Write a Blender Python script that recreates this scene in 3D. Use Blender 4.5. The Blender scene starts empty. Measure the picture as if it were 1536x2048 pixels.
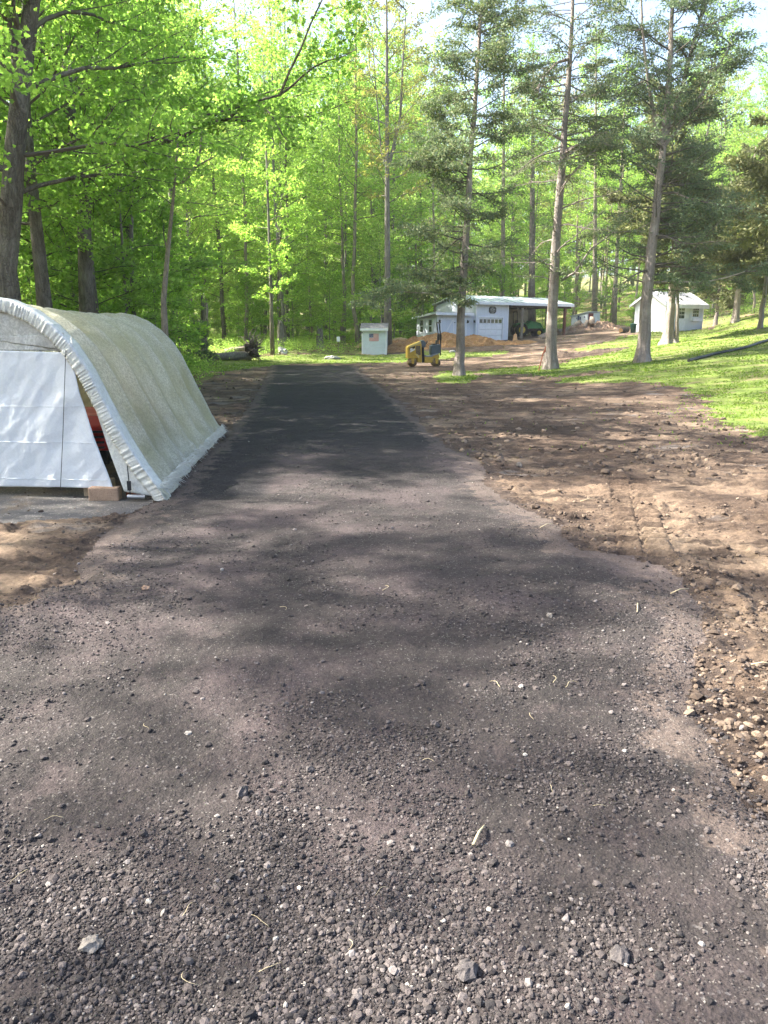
import bpy, math, random
import numpy as np
from mathutils import Vector, Matrix

R = math.radians
scene = bpy.context.scene
COL = scene.collection
rng = np.random.default_rng(7)
random.seed(7)

# ------------------------------------------------------------------ camera
CZ = 1.7                      # eye height
FPX = 1479.0                  # focal length in photo pixels (1536 x 2048)
PITCH = math.atan((1024 - 672) / FPX)
SP, CP = math.sin(PITCH), math.cos(PITCH)
cd = bpy.data.cameras.new('camera')
cam = bpy.data.objects.new('camera', cd)
COL.objects.link(cam)
cam.location = (0, 0, CZ)
cam.rotation_euler = (math.pi / 2 - PITCH, 0, 0)
cd.sensor_fit = 'VERTICAL'
cd.sensor_height = 24.0
cd.lens = 24.0 * FPX / 2048.0
cd.clip_start = 0.05
cd.clip_end = 1500
scene.camera = cam


def P(px, py, y):
    """world point at forward distance y that the surveyed photo position (px, py) stands for"""
    u = (px - 768) / FPX
    v = (1024 - py) / FPX
    t = y / (CP + v * SP)
    return np.array((u * t, y, CZ + t * (-SP + v * CP)))


# ------------------------------------------------------------------ noise
def _hash(ix, iy, s):
    n = (ix.astype(np.int64) * 374761393 + iy.astype(np.int64) * 668265263 + s * 144269504) & 0xffffffff
    n = ((n ^ (n >> 13)) * 1274126177) & 0xffffffff
    return ((n ^ (n >> 16)) & 0xffff) / 65535.0


def vnoise(x, y, s=0):
    ix = np.floor(x); iy = np.floor(y)
    fx = x - ix; fy = y - iy
    fx = fx * fx * (3 - 2 * fx); fy = fy * fy * (3 - 2 * fy)
    a = _hash(ix, iy, s); b = _hash(ix + 1, iy, s)
    c = _hash(ix, iy + 1, s); d = _hash(ix + 1, iy + 1, s)
    return (a + (b - a) * fx) * (1 - fy) + (c + (d - c) * fx) * fy


def fbm(x, y, s=0, o=3):
    r = 0; a = .5
    for k in range(o):
        r = r + a * (vnoise(x * 2 ** k, y * 2 ** k, s + 17 * k) - .5)
        a *= .5
    return r          # about -.4 .. .4


def sstep(a, b, x):
    t = np.clip((x - a) / (b - a), 0, 1)
    return t * t * (3 - 2 * t)


def poly_sd(poly, x, y):
    """signed distance, negative inside"""
    poly = np.asarray(poly, float)[:, :2]
    n = len(poly)
    d = np.full(x.shape, 1e9)
    inside = np.zeros(x.shape, bool)
    for i in range(n):
        ax, ay = poly[i]; bx, by = poly[(i + 1) % n]
        ex, ey = bx - ax, by - ay
        t = np.clip(((x - ax) * ex + (y - ay) * ey) / (ex * ex + ey * ey + 1e-12), 0, 1)
        d = np.minimum(d, (x - ax - t * ex) ** 2 + (y - ay - t * ey) ** 2)
        c = ((ay > y) != (by > y)) & (x < ex * (y - ay) / (ey if abs(ey) > 1e-12 else 1e-12) + ax)
        inside ^= c
    d = np.sqrt(d)
    return np.where(inside, -d, d)


# ------------------------------------------------------------------ object helpers
def tag(o, label=None, cat=None, group=None, kind=None):
    if label: o['label'] = label
    if cat: o['category'] = cat
    if group: o['group'] = group
    if kind: o['kind'] = kind
    return o


def empty(name, loc=(0, 0, 0), rz=0, label=None, cat=None, group=None):
    o = bpy.data.objects.new(name, None)
    COL.objects.link(o)
    o.location = loc
    o.rotation_euler = (0, 0, rz)
    o.empty_display_size = .2
    return tag(o, label, cat, group)


def mesh_np(name, V, faces_flat, counts, mats, smooth=True, mat_idx=None):
    me = bpy.data.meshes.new(name)
    V = np.asarray(V, np.float32)
    counts = np.asarray(counts, np.int32)
    me.vertices.add(len(V))
    me.vertices.foreach_set('co', V.ravel())
    me.loops.add(len(faces_flat))
    me.loops.foreach_set('vertex_index', np.asarray(faces_flat, np.int32))
    me.polygons.add(len(counts))
    st = np.zeros(len(counts), np.int32)
    st[1:] = np.cumsum(counts)[:-1]
    me.polygons.foreach_set('loop_start', st)
    me.polygons.foreach_set('loop_total', counts)
    me.update(calc_edges=True)
    for m in (mats if isinstance(mats, (list, tuple)) else [mats]):
        me.materials.append(m)
    if mat_idx is not None:
        me.polygons.foreach_set('material_index', np.asarray(mat_idx, np.int32))
    me.polygons.foreach_set('use_smooth', np.full(len(counts), bool(smooth)))
    me.validate()
    return me


def link(name, me, parent=None, loc=None):
    o = bpy.data.objects.new(name, me)
    COL.objects.link(o)
    if parent is not None: o.parent = parent
    if loc is not None: o.location = loc
    return o


def frames(pts):
    """tangent frames along a polyline"""
    pts = np.asarray(pts, float)
    T = np.gradient(pts, axis=0)
    T /= np.linalg.norm(T, axis=1)[:, None] + 1e-9
    ref = np.array((1., 0, 0)) if abs(T[0][0]) < .8 else np.array((0, 1., 0))
    U = ref - T * (T @ ref)[:, None]
    U /= np.linalg.norm(U, axis=1)[:, None] + 1e-9
    W = np.cross(T, U)
    return T, U, W


class MB:
    """collects shapes into one mesh"""
    def __init__(s):
        s.V = []; s.F = []; s.C = []; s.M = []; s.n = 0

    def add(s, V, F, m=0):
        V = np.asarray(V, float).reshape(-1, 3)
        s.V.append(V)
        for f in F:
            s.F.extend([i + s.n for i in f]); s.C.append(len(f)); s.M.append(m)
        s.n += len(V)
        return s

    def add_np(s, V, F2, m=0):
        """F2: int array (nf, k)"""
        s.V.append(np.asarray(V, float))
        s.F.extend((np.asarray(F2) + s.n).ravel().tolist())
        s.C.extend([F2.shape[1]] * len(F2)); s.M.extend([m] * len(F2))
        s.n += len(V)
        return s

    def box(s, x0, x1, y0, y1, z0, z1, m=0):
        V = [(x, y, z) for x in (x0, x1) for y in (y0, y1) for z in (z0, z1)]
        return s.add(V, [(0, 1, 3, 2), (4, 6, 7, 5), (0, 4, 5, 1), (2, 3, 7, 6), (0, 2, 6, 4), (1, 5, 7, 3)], m)

    def prism(s, poly, a, b, plane='xz', m=0):
        """polygon extruded: plane 'xz' along y, 'yz' along x, 'xy' along z"""
        n = len(poly)
        def mk(p, c):
            return {'xz': (p[0], c, p[1]), 'yz': (c, p[0], p[1]), 'xy': (p[0], p[1], c)}[plane]
        V = [mk(p, a) for p in poly] + [mk(p, b) for p in poly]
        F = [tuple(range(n)), tuple(range(2 * n - 1, n - 1, -1))]
        F += [(i, i + n, (i + 1) % n + n, (i + 1) % n) for i in range(n)]
        return s.add(V, F, m)

    def tube(s, pts, rad, sides=8, cap=True, m=0, lobes=None):
        pts = np.asarray(pts, float)
        k = len(pts)
        rad = np.broadcast_to(np.asarray(rad, float), (k,))
        T, U, W = frames(pts)
        a = np.arange(sides) * 2 * math.pi / sides
        rr = rad[:, None] * np.ones(sides)[None]
        if lobes is not None: rr = rr * lobes(a, k)
        V = pts[:, None] + rr[..., None] * (np.cos(a)[None, :, None] * U[:, None] + np.sin(a)[None, :, None] * W[:, None])
        i = np.arange(k - 1)[:, None] * sides; j = np.arange(sides)[None]
        j2 = (j + 1) % sides
        F2 = np.stack([i + j, i + j2, i + sides + j2, i + sides + j], -1).reshape(-1, 4)
        s.add_np(V.reshape(-1, 3), F2, m)
        if cap and sides > 2:
            b = s.n - k * sides
            s.F.extend([b + q for q in range(sides - 1, -1, -1)]); s.C.append(sides); s.M.append(m)
            b = s.n - sides
            s.F.extend([b + q for q in range(sides)]); s.C.append(sides); s.M.append(m)
        return s

    def cyl(s, p, q, r, sides=20, m=0):
        return s.tube([p, q], r, sides, True, m)

    def disc_wheel(s, c, ax_half, r, sides=24, axis='y', m=0):
        c = np.array(c, float); d = np.array({'x': (1, 0, 0), 'y': (0, 1, 0)}[axis], float) * ax_half
        b = min(r * .12, ax_half * .4) / max(ax_half, 1e-6)
        pts = [c - d, c - d * (1 - b), c + d * (1 - b), c + d]
        return s.tube(pts, [r * .93, r, r, r * .93], sides, True, m)

    def build(s, name, mat, parent=None, smooth=False, bevel=0, loc=None):
        me = mesh_np(name, np.concatenate(s.V), s.F, s.C, mat, smooth, s.M)
        o = link(name, me, parent, loc)
        if bevel:
            b = o.modifiers.new('bevel', 'BEVEL'); b.width = bevel; b.segments = 2; b.limit_method = 'ANGLE'
        return o


# ------------------------------------------------------------------ materials
MATS = {}


class NT:
    def __init__(s, name):
        s.m = bpy.data.materials.new(name); s.m.use_nodes = True
        s.t = s.m.node_tree; s.t.nodes.clear()
        s.out = s.t.nodes.new('ShaderNodeOutputMaterial')
        MATS[name] = s.m

    def n(s, typ, ins=None, **kw):
        nd = s.t.nodes.new('ShaderNode' + typ)
        for k, v in kw.items(): setattr(nd, k, v)
        for k, v in (ins or {}).items(): s.set(nd, k, v)
        return nd

    def set(s, nd, k, v):
        sock = nd.inputs[k]
        if isinstance(v, bpy.types.NodeSocket): s.t.links.new(v, sock)
        else: sock.default_value = v

    def coord(s, scale=(1, 1, 1), kind='Object', rot=(0, 0, 0)):
        tc = s.n('TexCoord')
        mp = s.n('Mapping', {'Vector': tc.outputs[kind], 'Scale': scale, 'Rotation': rot})
        return mp.outputs[0]

    def noise(s, scale, detail=4, rough=.55, vec=None, dist=0):
        nd = s.n('TexNoise', {'Scale': scale, 'Detail': detail, 'Roughness': rough, 'Distortion': dist})
        if vec is not None: s.set(nd, 'Vector', vec)
        return nd.outputs['Fac']

    def ramp(s, fac, stops, interp='LINEAR'):
        nd = s.n('ValToRGB'); cr = nd.color_ramp; cr.interpolation = interp
        while len(cr.elements) > 1: cr.elements.remove(cr.elements[-1])
        for i, (p, c) in enumerate(stops):
            e = cr.elements[0] if i == 0 else cr.elements.new(p)
            e.position = p
            e.color = (c, c, c, 1) if isinstance(c, (int, float)) else tuple(c) + (1,)
        s.set(nd, 'Fac', fac)
        return nd.outputs['Color']

    def mix(s, fac, a, b, mode='MIX'):
        nd = s.n('Mix', data_type='RGBA', blend_type=mode)
        s.set(nd, 0, fac)
        for i, c in ((6, a), (7, b)):
            s.set(nd, i, (tuple(c) + (1,)) if isinstance(c, tuple) and len(c) == 3 else c)
        return nd.outputs[2]

    def bump(s, h, strength=.3, dist=.01, normal=None):
        nd = s.n('Bump', {'Height': h, 'Strength': strength, 'Distance': dist})
        if normal is not None: s.set(nd, 'Normal', normal)
        return nd.outputs[0]

    def principled(s, col, rough=.8, normal=None, metal=0, spec=.3, **kw):
        nd = s.n('BsdfPrincipled')
        s.set(nd, 'Base Color', (tuple(col) + (1,)) if isinstance(col, tuple) and len(col) == 3 else col)
        s.set(nd, 'Roughness', rough); s.set(nd, 'Metallic', metal)
        s.set(nd, 'Specular IOR Level', spec)
        if normal is not None: s.set(nd, 'Normal', normal)
        s.t.links.new(nd.outputs[0], s.out.inputs[0])
        return nd


def simple(name, col, rough=.6, var=.25, scale=6, metal=0, bump=.15, dirt=None, spec=.35):
    """paint or plain stuff with patchy wear"""
    t = NT(name)
    v = t.coord()
    n1 = t.noise(scale, 5, .6, v)
    dark = tuple(c * (1 - var) for c in col); lite = tuple(min(1, c * (1 + var * .5)) for c in col)
    c = t.ramp(n1, [(.3, dark), (.7, lite)])
    if dirt:
        n2 = t.noise(scale * 2.3, 6, .7, v)
        c = t.mix(t.ramp(n2, [(.52, 0.), (.75, .75)]), c, dirt)
    rr = t.ramp(n1, [(.3, min(1, rough + .12)), (.7, max(0, rough - .08))])
    t.principled(c, rr, t.bump(t.noise(scale * 8, 4, .6, v), bump, .004), metal, spec)
    return t.m


def bark(name, c1, c2, c3, vs=9, depth=.02, zs=.18):
    t = NT(name)
    v = t.coord((1, 1, zs))
    nz = t.n('TexNoise', {'Scale': 3.0, 'Detail': 4, 'Vector': t.coord()})
    vv = t.n('VectorMath', {0: v, 1: t.n('VectorMath', {0: nz.outputs['Color'], 3: .35}, operation='SCALE').outputs[0]}, operation='ADD').outputs[0]
    vo = t.n('TexVoronoi', {'Vector': vv, 'Scale': vs * 1.7}, feature='DISTANCE_TO_EDGE')
    n1 = t.noise(vs * 1.6, 6, .65, v, .6)
    n2 = t.noise(1.1, 3, .6, t.coord())
    h = t.n('Math', {0: t.ramp(vo.outputs['Distance'], [(0, 0.), (.12, 1.)]), 1: n1}, operation='MULTIPLY').outputs[0]
    c = t.ramp(n1, [(.3, c1), (.55, c2), (.75, c3)])
    c = t.mix(t.ramp(vo.outputs['Distance'], [(0, .55), (.06, 0.)]), c, tuple(x * .5 for x in c1))
    c = t.mix(t.ramp(n2, [(.5, 0.), (.72, .45)]), c, tuple(x * 1.5 for x in c3))
    t.principled(c, .92, t.bump(h, .9, depth), 0, .15)
    return t.m


def leafmat(name, stops, trans, mixf=.5, rough=.55):
    t = NT(name)
    g = t.n('NewGeometry')
    rnd = g.outputs['Random Per Island']
    oi = t.n('ObjectInfo')
    a = t.n('Math', {0: rnd, 1: .62}, operation='MULTIPLY').outputs[0]
    b = t.n('Math', {0: oi.outputs['Random'], 1: .38, 2: a}, operation='MULTIPLY_ADD').outputs[0]
    c = t.ramp(b, stops)
    tc = t.mix(1.0, c, trans, 'MULTIPLY')
    d = t.n('BsdfPrincipled', {'Base Color': c, 'Roughness': rough, 'Specular IOR Level': .25})
    tr = t.n('BsdfTranslucent', {'Color': tc})
    mx = t.n('MixShader', {0: mixf, 1: d.outputs[0], 2: tr.outputs[0]})
    t.t.links.new(mx.outputs[0], t.out.inputs[0])
    return t.m

# ------------------------------------------------------------------ lie of the land
def flat(px, py, z=0.0):
    u = (px - 768) / FPX; v = (1024 - py) / FPX
    t = (z - CZ) / (-SP + v * CP)
    return np.array((u * t, t * (CP + v * SP), z))

ctrl = [(x, y, 0.) for x in (-7, -3, 0, 3, 7) for y in (-12, -4, 3, 9, 16)]
ctrl += [(x, y, 0.) for x in (-6, -1, 4) for y in (23, 31, 39)]
ctrl += [(-9, 48, .1), (0, 47, .05), (16, 4, .25), (30, 10, 1.5), (14, 14, .45), (-16, 12, .2), (-20, -12, .2), (20, -12, .6)]
ctrl += [tuple(flat(917, 752)), tuple(P(1100, 740, 35)), tuple(P(1285, 725, 33)), tuple(P(1340, 690, 42))]
ctrl += [tuple(P(1536, 845, 15)), tuple(P(1378, 727, 29)), tuple(P(1536, 684, 36)), tuple(P(1430, 664, 56)), tuple(P(1520, 655, 46)),
         tuple(P(1470, 640, 58)), tuple(P(1300, 664, 60)), tuple(P(1380, 662, 60.5)), tuple(P(1412, 659, 62.5)), tuple(P(1440, 655, 64)), tuple(P(1000, 683, 68)), tuple(P(900, 684, 66)),
         tuple(P(1080, 674, 71)), tuple(P(1130, 668, 75)), tuple(P(1200, 655, 82)), tuple(P(1170, 659, 79)), tuple(P(1240, 640, 100)),
         tuple(P(1440, 618, 95)), tuple(P(1536, 600, 95)), tuple(P(1150, 712, 48)), tuple(P(1000, 700, 57)), tuple(P(860, 690, 60))]
ctrl += [tuple(P(750, 711, 57)), tuple(P(700, 708, 57)), tuple(P(600, 706, 55)), tuple(P(480, 716, 50)), tuple(P(400, 712, 50)), tuple(P(600, 688, 82)),
         tuple(P(800, 685, 80)), (-20, 30, .6), (-40, 40, 1.4), (-30, 80, 2), (-60, 10, 2.), (0, 140, 3.2), (-60, 160, 6), (40, 140, 9), (80, 120, 12), (60, 60, 7),
         (60, 20, 4.5), (50, -20, 3), (-50, -30, 1.5), (0, -60, 0), (0, 260, 16), (120, 240, 24), (-120, 240, 12), (130, 60, 14), (-130, 60, 5)]
ctrl = np.array(ctrl, float)
_C2 = 9.0
_d = np.sqrt((ctrl[:, None, 0] - ctrl[None, :, 0]) ** 2 + (ctrl[:, None, 1] - ctrl[None, :, 1]) ** 2 + _C2)
_w = np.linalg.solve(_d + np.eye(len(ctrl)) * -.02, ctrl[:, 2])


def H(x, y):
    x = np.asarray(x, float); y = np.asarray(y, float)
    out = np.zeros(np.broadcast(x, y).shape)
    for (cx, cy, _), w in zip(ctrl, _w):
        out = out + w * np.sqrt((x - cx) ** 2 + (y - cy) ** 2 + _C2)
    # keep the yard in front of the camera level
    k = sstep(14, 26, np.sqrt(x * x * 1.6 + (y - 4) ** 2))
    return out * k


_YS = np.concatenate([np.arange(1, 20, .05), np.arange(20, 120, .2)])


def GT(px, py):
    """the spot of ground surveyed at photo position (px, py)"""
    u = (px - 768) / FPX; v = (1024 - py) / FPX
    t = _YS / (CP + v * SP)
    z = CZ + t * (-SP + v * CP)
    below = z < H(u * t, _YS)
    i = int(np.argmax(below)) if below.any() else len(_YS) - 1
    y = _YS[i]
    return np.array((u * t[i], y, float(H(u * t[i], y))))


def gpoly(pts):
    return [tuple(GT(*p)[:2]) for p in pts]


drive_poly = gpoly([(545, 731), (712, 731), (722, 745), (752, 770), (792, 800), (835, 838), (862, 868), (895, 898), (940, 915), (968, 945),
                    (988, 990), (1050, 1022), (1108, 1062), (1165, 1104), (1235, 1112), (1300, 1128), (1352, 1150), (1385, 1235),
                    (1395, 1350), (1385, 1420), (1405, 1490), (1470, 1590), (1560, 1680)])
drive_poly += [(1.3, 1.0), (1.5, -6), (-2.6, -6), (-2.9, 2.5), (-3.1, 3.8)]
drive_poly += gpoly([(0, 1225), (70, 1195), (150, 1165), (178, 1120), (215, 1075), (265, 1040), (318, 1008), (380, 945), (440, 885), (470, 850), (505, 805), (530, 765)])

shelter_shade_poly = gpoly([(318, 1003), (528, 998), (545, 930), (570, 880), (700, 868), (700, 840), (440, 840)])  # patch painted darker: the shelter's cast shadow over black millings

lawn_r = gpoly([(1536, 872), (1455, 852), (1420, 822), (1402, 790), (1345, 774), (1265, 764), (1190, 768), (1125, 767), (1130, 758), (1215, 748),
                (1260, 741), (1180, 744), (1110, 754), (1050, 748), (985, 750), (952, 745), (985, 739), (1070, 734), (1130, 728), (1150, 718), (1200, 712),
                (1250, 700), (1260, 694), (1180, 704), (1140, 702), (1190, 690), (1245, 676), (1275, 669), (1335, 664), (1412, 660), (1440, 650)])
lawn_r += [tuple(P(1536, 628, 62)[:2]), (60, 66), (60, 10), (9.3, 11), (7.6, 12.2)]
lawn_strip = gpoly([(395, 742), (405, 718), (520, 713), (600, 709), (725, 710), (800, 709), (930, 704), (1010, 702), (1030, 708), (940, 715), (830, 722),
                    (780, 727), (690, 727), (560, 729), (510, 736), (450, 744)])
lawn_patch = gpoly([(868, 752), (895, 743), (940, 743), (958, 756), (935, 768), (900, 770), (872, 764)])
pad_poly = gpoly([(-60, 1062), (0, 1046), (120, 1040), (225, 1030), (262, 1022), (300, 1012)]) + [(-2.45, 7.75), (-2.9, 13.2), (-6.3, 13.4), (-6.2, 7)]
floor_poly = [(-300, -60), (-6.4, -60), (-6.6, 13.5), (-6.0, 20), (-7.5, 34)] + gpoly([(392, 745), (400, 717), (520, 712), (600, 708), (725, 709), (790, 706)]) + \
             [tuple(P(800, 690, 66)[:2]), (3, 80), tuple(P(1140, 668, 80)[:2]), tuple(P(1240, 655, 84)[:2]), tuple(P(1290, 652, 72)[:2]), tuple(P(1420, 652, 66)[:2]), tuple(P(1536, 622, 68)[:2]),
              (60, 70), (300, 70), (300, 300), (-300, 300)]

# ------------------------------------------------------------------ the ground mesh, cut into its kinds of surface
ys = [-40, -30, -22, -16, -11, -7, -4, -2, -.5, .3, .8, 1.05]
y = 1.2
while y < 44:
    ys.append(y); y *= 1.0036 if y < 14 else 1.0046
while y < 300:
    ys.append(y); y *= 1.02
ys = np.array(ys)
g = np.linspace(-1, 1, 430)
ext = 1 + np.cumsum(.006 * 1.055 ** np.arange(88))
ext = ext[ext < 14]
g = np.concatenate([-ext[::-1], g, ext])
yy = np.where(ys > 1, ys, 1 + (1 - ys) * .6)
wy = .56 * (yy + .45) + .05
X = wy[:, None] * g[None]
Y = np.repeat(ys[:, None], len(g), 1)
Z0 = H(X, Y)
e1 = fbm(X * 2.6, Y * 2.6, 3, 3) * .38
e2 = fbm(X * 13, Y * 13, 9, 2) * .10
dist = np.sqrt(X * X + Y * Y)
sd_dr = poly_sd(drive_poly, X, Y) + (e1 + e2) * (.55 + .02 * dist)
sd_lw = np.minimum(np.minimum(poly_sd(lawn_r, X, Y), poly_sd(lawn_strip, X, Y)), poly_sd(lawn_patch, X, Y)) + (e1 * 2.4 + e2 * 4) * (.6 + .03 * dist) \
    + .9 * np.maximum(0, fbm(X * .55, Y * .55, 31, 2) - .1) * sstep(22, 12, Y)
sd_pad = poly_sd(pad_poly, X, Y) + (e1 + e2) * .5
sd_fl = poly_sd(floor_poly, X, Y) + e1 * 2
nearf = sstep(24, 9, dist)
# relief
Zs = fbm(X * .8, Y * .8, 40, 2) * .10 + fbm(X * 3.1, Y * 5.5, 41, 3) * .075 + fbm(X * 14, Y * 22, 43, 2) * .034 * nearf
Zs += np.maximum(0, fbm(X * 5.3, Y * 7.7, 47, 3) - .12) * .22                                  # lumps
trk = sstep(.02, .14, fbm(X * .45 + 3, Y * .8, 50, 2))
ph = (Y + .06 * np.sin(X * 2.1) + .05 * fbm(X, Y, 51, 2)) / .115
Zs += trk * .020 * (1 - np.abs((ph % 1) * 2 - 1)) * sstep(26, 14, Y)
# two cleated belt prints beside the driveway's edge
a0 = GT(1292, 1118)[:2]; a1 = GT(1262, 985)[:2]
dv = a1 - a0; L = np.linalg.norm(dv); dv /= L
s_ = (X - a0[0]) * dv[0] + (Y - a0[1]) * dv[1]; q_ = (X - a0[0]) * dv[1] - (Y - a0[1]) * dv[0]
groove_shade = np.zeros(X.shape)
inall = np.zeros(X.shape)
for off in (-.115, .115):
    inb = sstep(.108, .088, np.abs(q_ - off)) * sstep(-.35, -.05, s_) * sstep(L + 1.6, L + .2, s_)
    Zs = Zs * (1 - inb) + inb * (-.035 + .075 * np.clip(1.35 - np.abs(((s_ / .19) % 1) * 2 - 1) * 2.2, 0, 1) + .01 * fbm(X * 15, Y * 15, 52, 2))
    inall = np.maximum(inall, inb)
    groove_shade = np.maximum(groove_shade, inb * np.clip(np.abs(((s_ / .19) % 1) * 2 - 1) * 1.6 - .7, 0, 1))  # hollows between cleat ridges, where shade is painted into the soil
# loose windrow of clods along the driveway's right edge
edge = np.exp(-((sd_dr - .22) / .17) ** 2) * sstep(-.4, .8, X) * sstep(16, 9, Y) * (1 - inall)
Zs += edge * (.015 + np.maximum(0, fbm(X * 6, Y * 6, 60, 3) + .02) * .17)
edge2 = np.exp(-((sd_dr - .12) / .12) ** 2) * sstep(-.9, -1.4, X) * sstep(8.6, 8, Y)
Zs += edge2 * np.maximum(0, fbm(X * 7, Y * 7, 62, 3)) * .14
Zd = fbm(X * 1.1, Y * 1.1, 70, 3) * .045 + fbm(X * 6, Y * 6, 71, 3) * .020 + fbm(X * 33, Y * 33, 72, 2) * .014 * nearf \
    + fbm(X * 90, Y * 90, 75, 2) * .007 * sstep(6, 3, dist)
Zl = fbm(X * .9, Y * .9, 80, 2) * .06 + fbm(X * 7, Y * 9, 81, 3) * .035
Zp = fbm(X * 3, Y * 3, 90, 2) * .008 + fbm(X * 40, Y * 40, 91, 2) * .004
Zf = fbm(X * .5, Y * .5, 100, 2) * .3 + fbm(X * 4, Y * 4, 101, 3) * .08
wd = sstep(.10, -.14, sd_dr); wl = sstep(.3, -.3, sd_lw); wp = sstep(.06, -.08, sd_pad); wf = sstep(.8, -.8, sd_fl)
Zr = Zs * (1 - wf) + Zf * wf
Zr = Zr * (1 - wl) + (Zl + .03) * wl
Zr = Zr * (1 - wp) + Zp * wp
Zr = Zr * (1 - wd) + (Zd + .03) * wd
Z = Z0 + Zr
# the mound of fill the outbuildings stand on stays smooth enough for their walls
VX = np.stack([X, Y, Z], -1).reshape(-1, 3)
ny, nx = X.shape
i = np.arange(ny - 1)[:, None] * nx + np.arange(nx - 1)[None]
Q = np.stack([i, i + 1, i + nx + 1, i + nx], -1).reshape(-1, 4)


def fc(a):
    return (a[:-1, :-1] + a[1:, :-1] + a[:-1, 1:] + a[1:, 1:]).ravel() / 4


cls = np.zeros(len(Q), int)                      # 0 soil
cls[fc(sd_fl) < 0] = 4
cls[fc(sd_lw) < 0] = 2
cls[fc(sd_pad) < 0] = 3
cls[fc(sd_dr) < 0] = 1


def surf(x, y):
    """height of the finished ground at world points (nearest grid sample)"""
    x = np.asarray(x, float); y = np.asarray(y, float)
    j = np.clip(np.searchsorted(ys, y), 1, len(ys) - 1)
    j = np.where(y - ys[j - 1] < ys[j] - y, j - 1, j)
    gg = x / wy[j]
    k = np.clip(np.searchsorted(g, gg), 1, len(g) - 1)
    k = np.where(gg - g[k - 1] < g[k] - gg, k - 1, k)
    return Z[j, k]


def surf_cls(x, y):
    j = np.clip(np.searchsorted(ys, y) - 1, 0, len(ys) - 2)
    k = np.clip(np.searchsorted(g, x / wy[j]) - 1, 0, len(g) - 2)
    return cls[j * (nx - 1) + k]


# --- ground materials
def soil_mat():
    t = NT('soil')
    v = t.coord()
    big = t.noise(.55, 5, .62, v, .4)
    st = t.noise(2.2, 6, .68, t.coord((.5, 1.5, 1)), .3)
    fine = t.noise(30, 6, .7, v)
    fine2 = t.noise(110, 4, .7, v)
    c = t.ramp(big, [(.34, (.075, .054, .041)), (.46, (.125, .090, .067)), (.56, (.20, .147, .107)), (.68, (.31, .235, .165))])
    c = t.mix(t.ramp(st, [(.41, .85), (.53, 0.)]), c, (.062, .046, .037))
    c = t.mix(t.ramp(st, [(.58, 0.), (.74, .55)]), c, (.34, .245, .165))
    c = t.mix(t.n('Math', {0: t.n('Attribute', attribute_name='groove_shade').outputs['Fac'], 1: .8}, operation='MULTIPLY').outputs[0], c, (.065, .047, .036))  # shade of the print hollows mixed in as darker soil
    grey = t.noise(.9, 4, .6, t.coord((.6, 1.4, 1)), .2)
    c = t.mix(t.ramp(grey, [(.60, 0.), (.68, .6)]), c, (.21, .195, .185))
    ed = t.n('Attribute', attribute_name='edge').outputs['Fac']
    en = t.n('Math', {0: ed, 1: t.ramp(t.noise(5, 5, .7, v), [(.35, 0.), (.7, .3)])}, operation='SUBTRACT').outputs[0]
    c = t.mix(t.ramp(en, [(0, .6), (.08, 0.)]), c, (.055, .045, .042))
    c = t.mix(.65, c, t.ramp(fine, [(.3, (.38, .36, .35)), (.7, (1.4, 1.35, 1.3))]), 'MULTIPLY')
    c = t.mix(.45, c, t.ramp(fine2, [(.3, (.5, .5, .5)), (.7, (1.4, 1.4, 1.4))]), 'MULTIPLY')
    b = t.bump(t.noise(13, 7, .74, t.coord((.7, 1.5, 1))), .85, .06)
    b = t.bump(t.noise(75, 5, .7, v), .5, .012, b)
    t.principled(c, .95, b, 0, .12)
    return t.m


def millings_mat():
    t = NT('asphalt_millings')
    v = t.coord()
    big = t.noise(.6, 4, .6, v, .5)
    mid = t.noise(3.3, 5, .65, v)
    f1 = t.noise(55, 5, .75, v)
    vo = t.n('TexVoronoi', {'Vector': v, 'Scale': 95})
    vo2 = t.n('TexVoronoi', {'Vector': v, 'Scale': 210})
    c = t.ramp(big, [(.34, (.024, .0215, .0205)), (.5, (.040, .034, .032)), (.66, (.078, .061, .059))])
    c = t.mix(t.ramp(mid, [(.5, 0.), (.75, .5)]), c, (.096, .073, .070))
    fr = t.n('Attribute', attribute_name='fresh_and_shade').outputs['Fac']
    c = t.mix(t.n('Math', {0: fr, 1: .95}, operation='MULTIPLY').outputs[0], c, t.ramp(mid, [(.3, (.013, .0125, .0135)), (.75, (.027, .0245, .026))]))  # near-black for the newer far millings and the painted shelter shadow
    ed = t.n('Attribute', attribute_name='edge').outputs['Fac']
    en = t.n('Math', {0: ed, 1: t.ramp(t.noise(4.5, 5, .7, v), [(.35, 0.), (.7, .42)])}, operation='SUBTRACT').outputs[0]
    c = t.mix(t.ramp(en, [(-.0, .5), (.10, 0.)]), c, (.13, .10, .082))
    c = t.mix(.8, c, t.ramp(f1, [(.3, (.45, .45, .46)), (.7, (1.5, 1.48, 1.5))]), 'MULTIPLY')
    sp = t.n('SeparateColor', {0: vo.outputs['Color']})
    c = t.mix(t.ramp(sp.outputs[0], [(.97, 0.), (.995, .35)]), c, (.24, .22, .21))
    sp2 = t.n('SeparateColor', {0: vo2.outputs['Color']})
    c = t.mix(t.ramp(sp2.outputs[1], [(.978, 0.), (.995, .4)]), c, (.38, .35, .31))
    b = t.bump(t.noise(38, 6, .75, v), .6, .018)
    b = t.bump(vo.outputs['Distance'], .5, .008, b)
    b = t.bump(t.noise(260, 3, .7, v), .45, .004, b)
    t.principled(c, .93, b, 0, .2)
    return t.m


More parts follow.
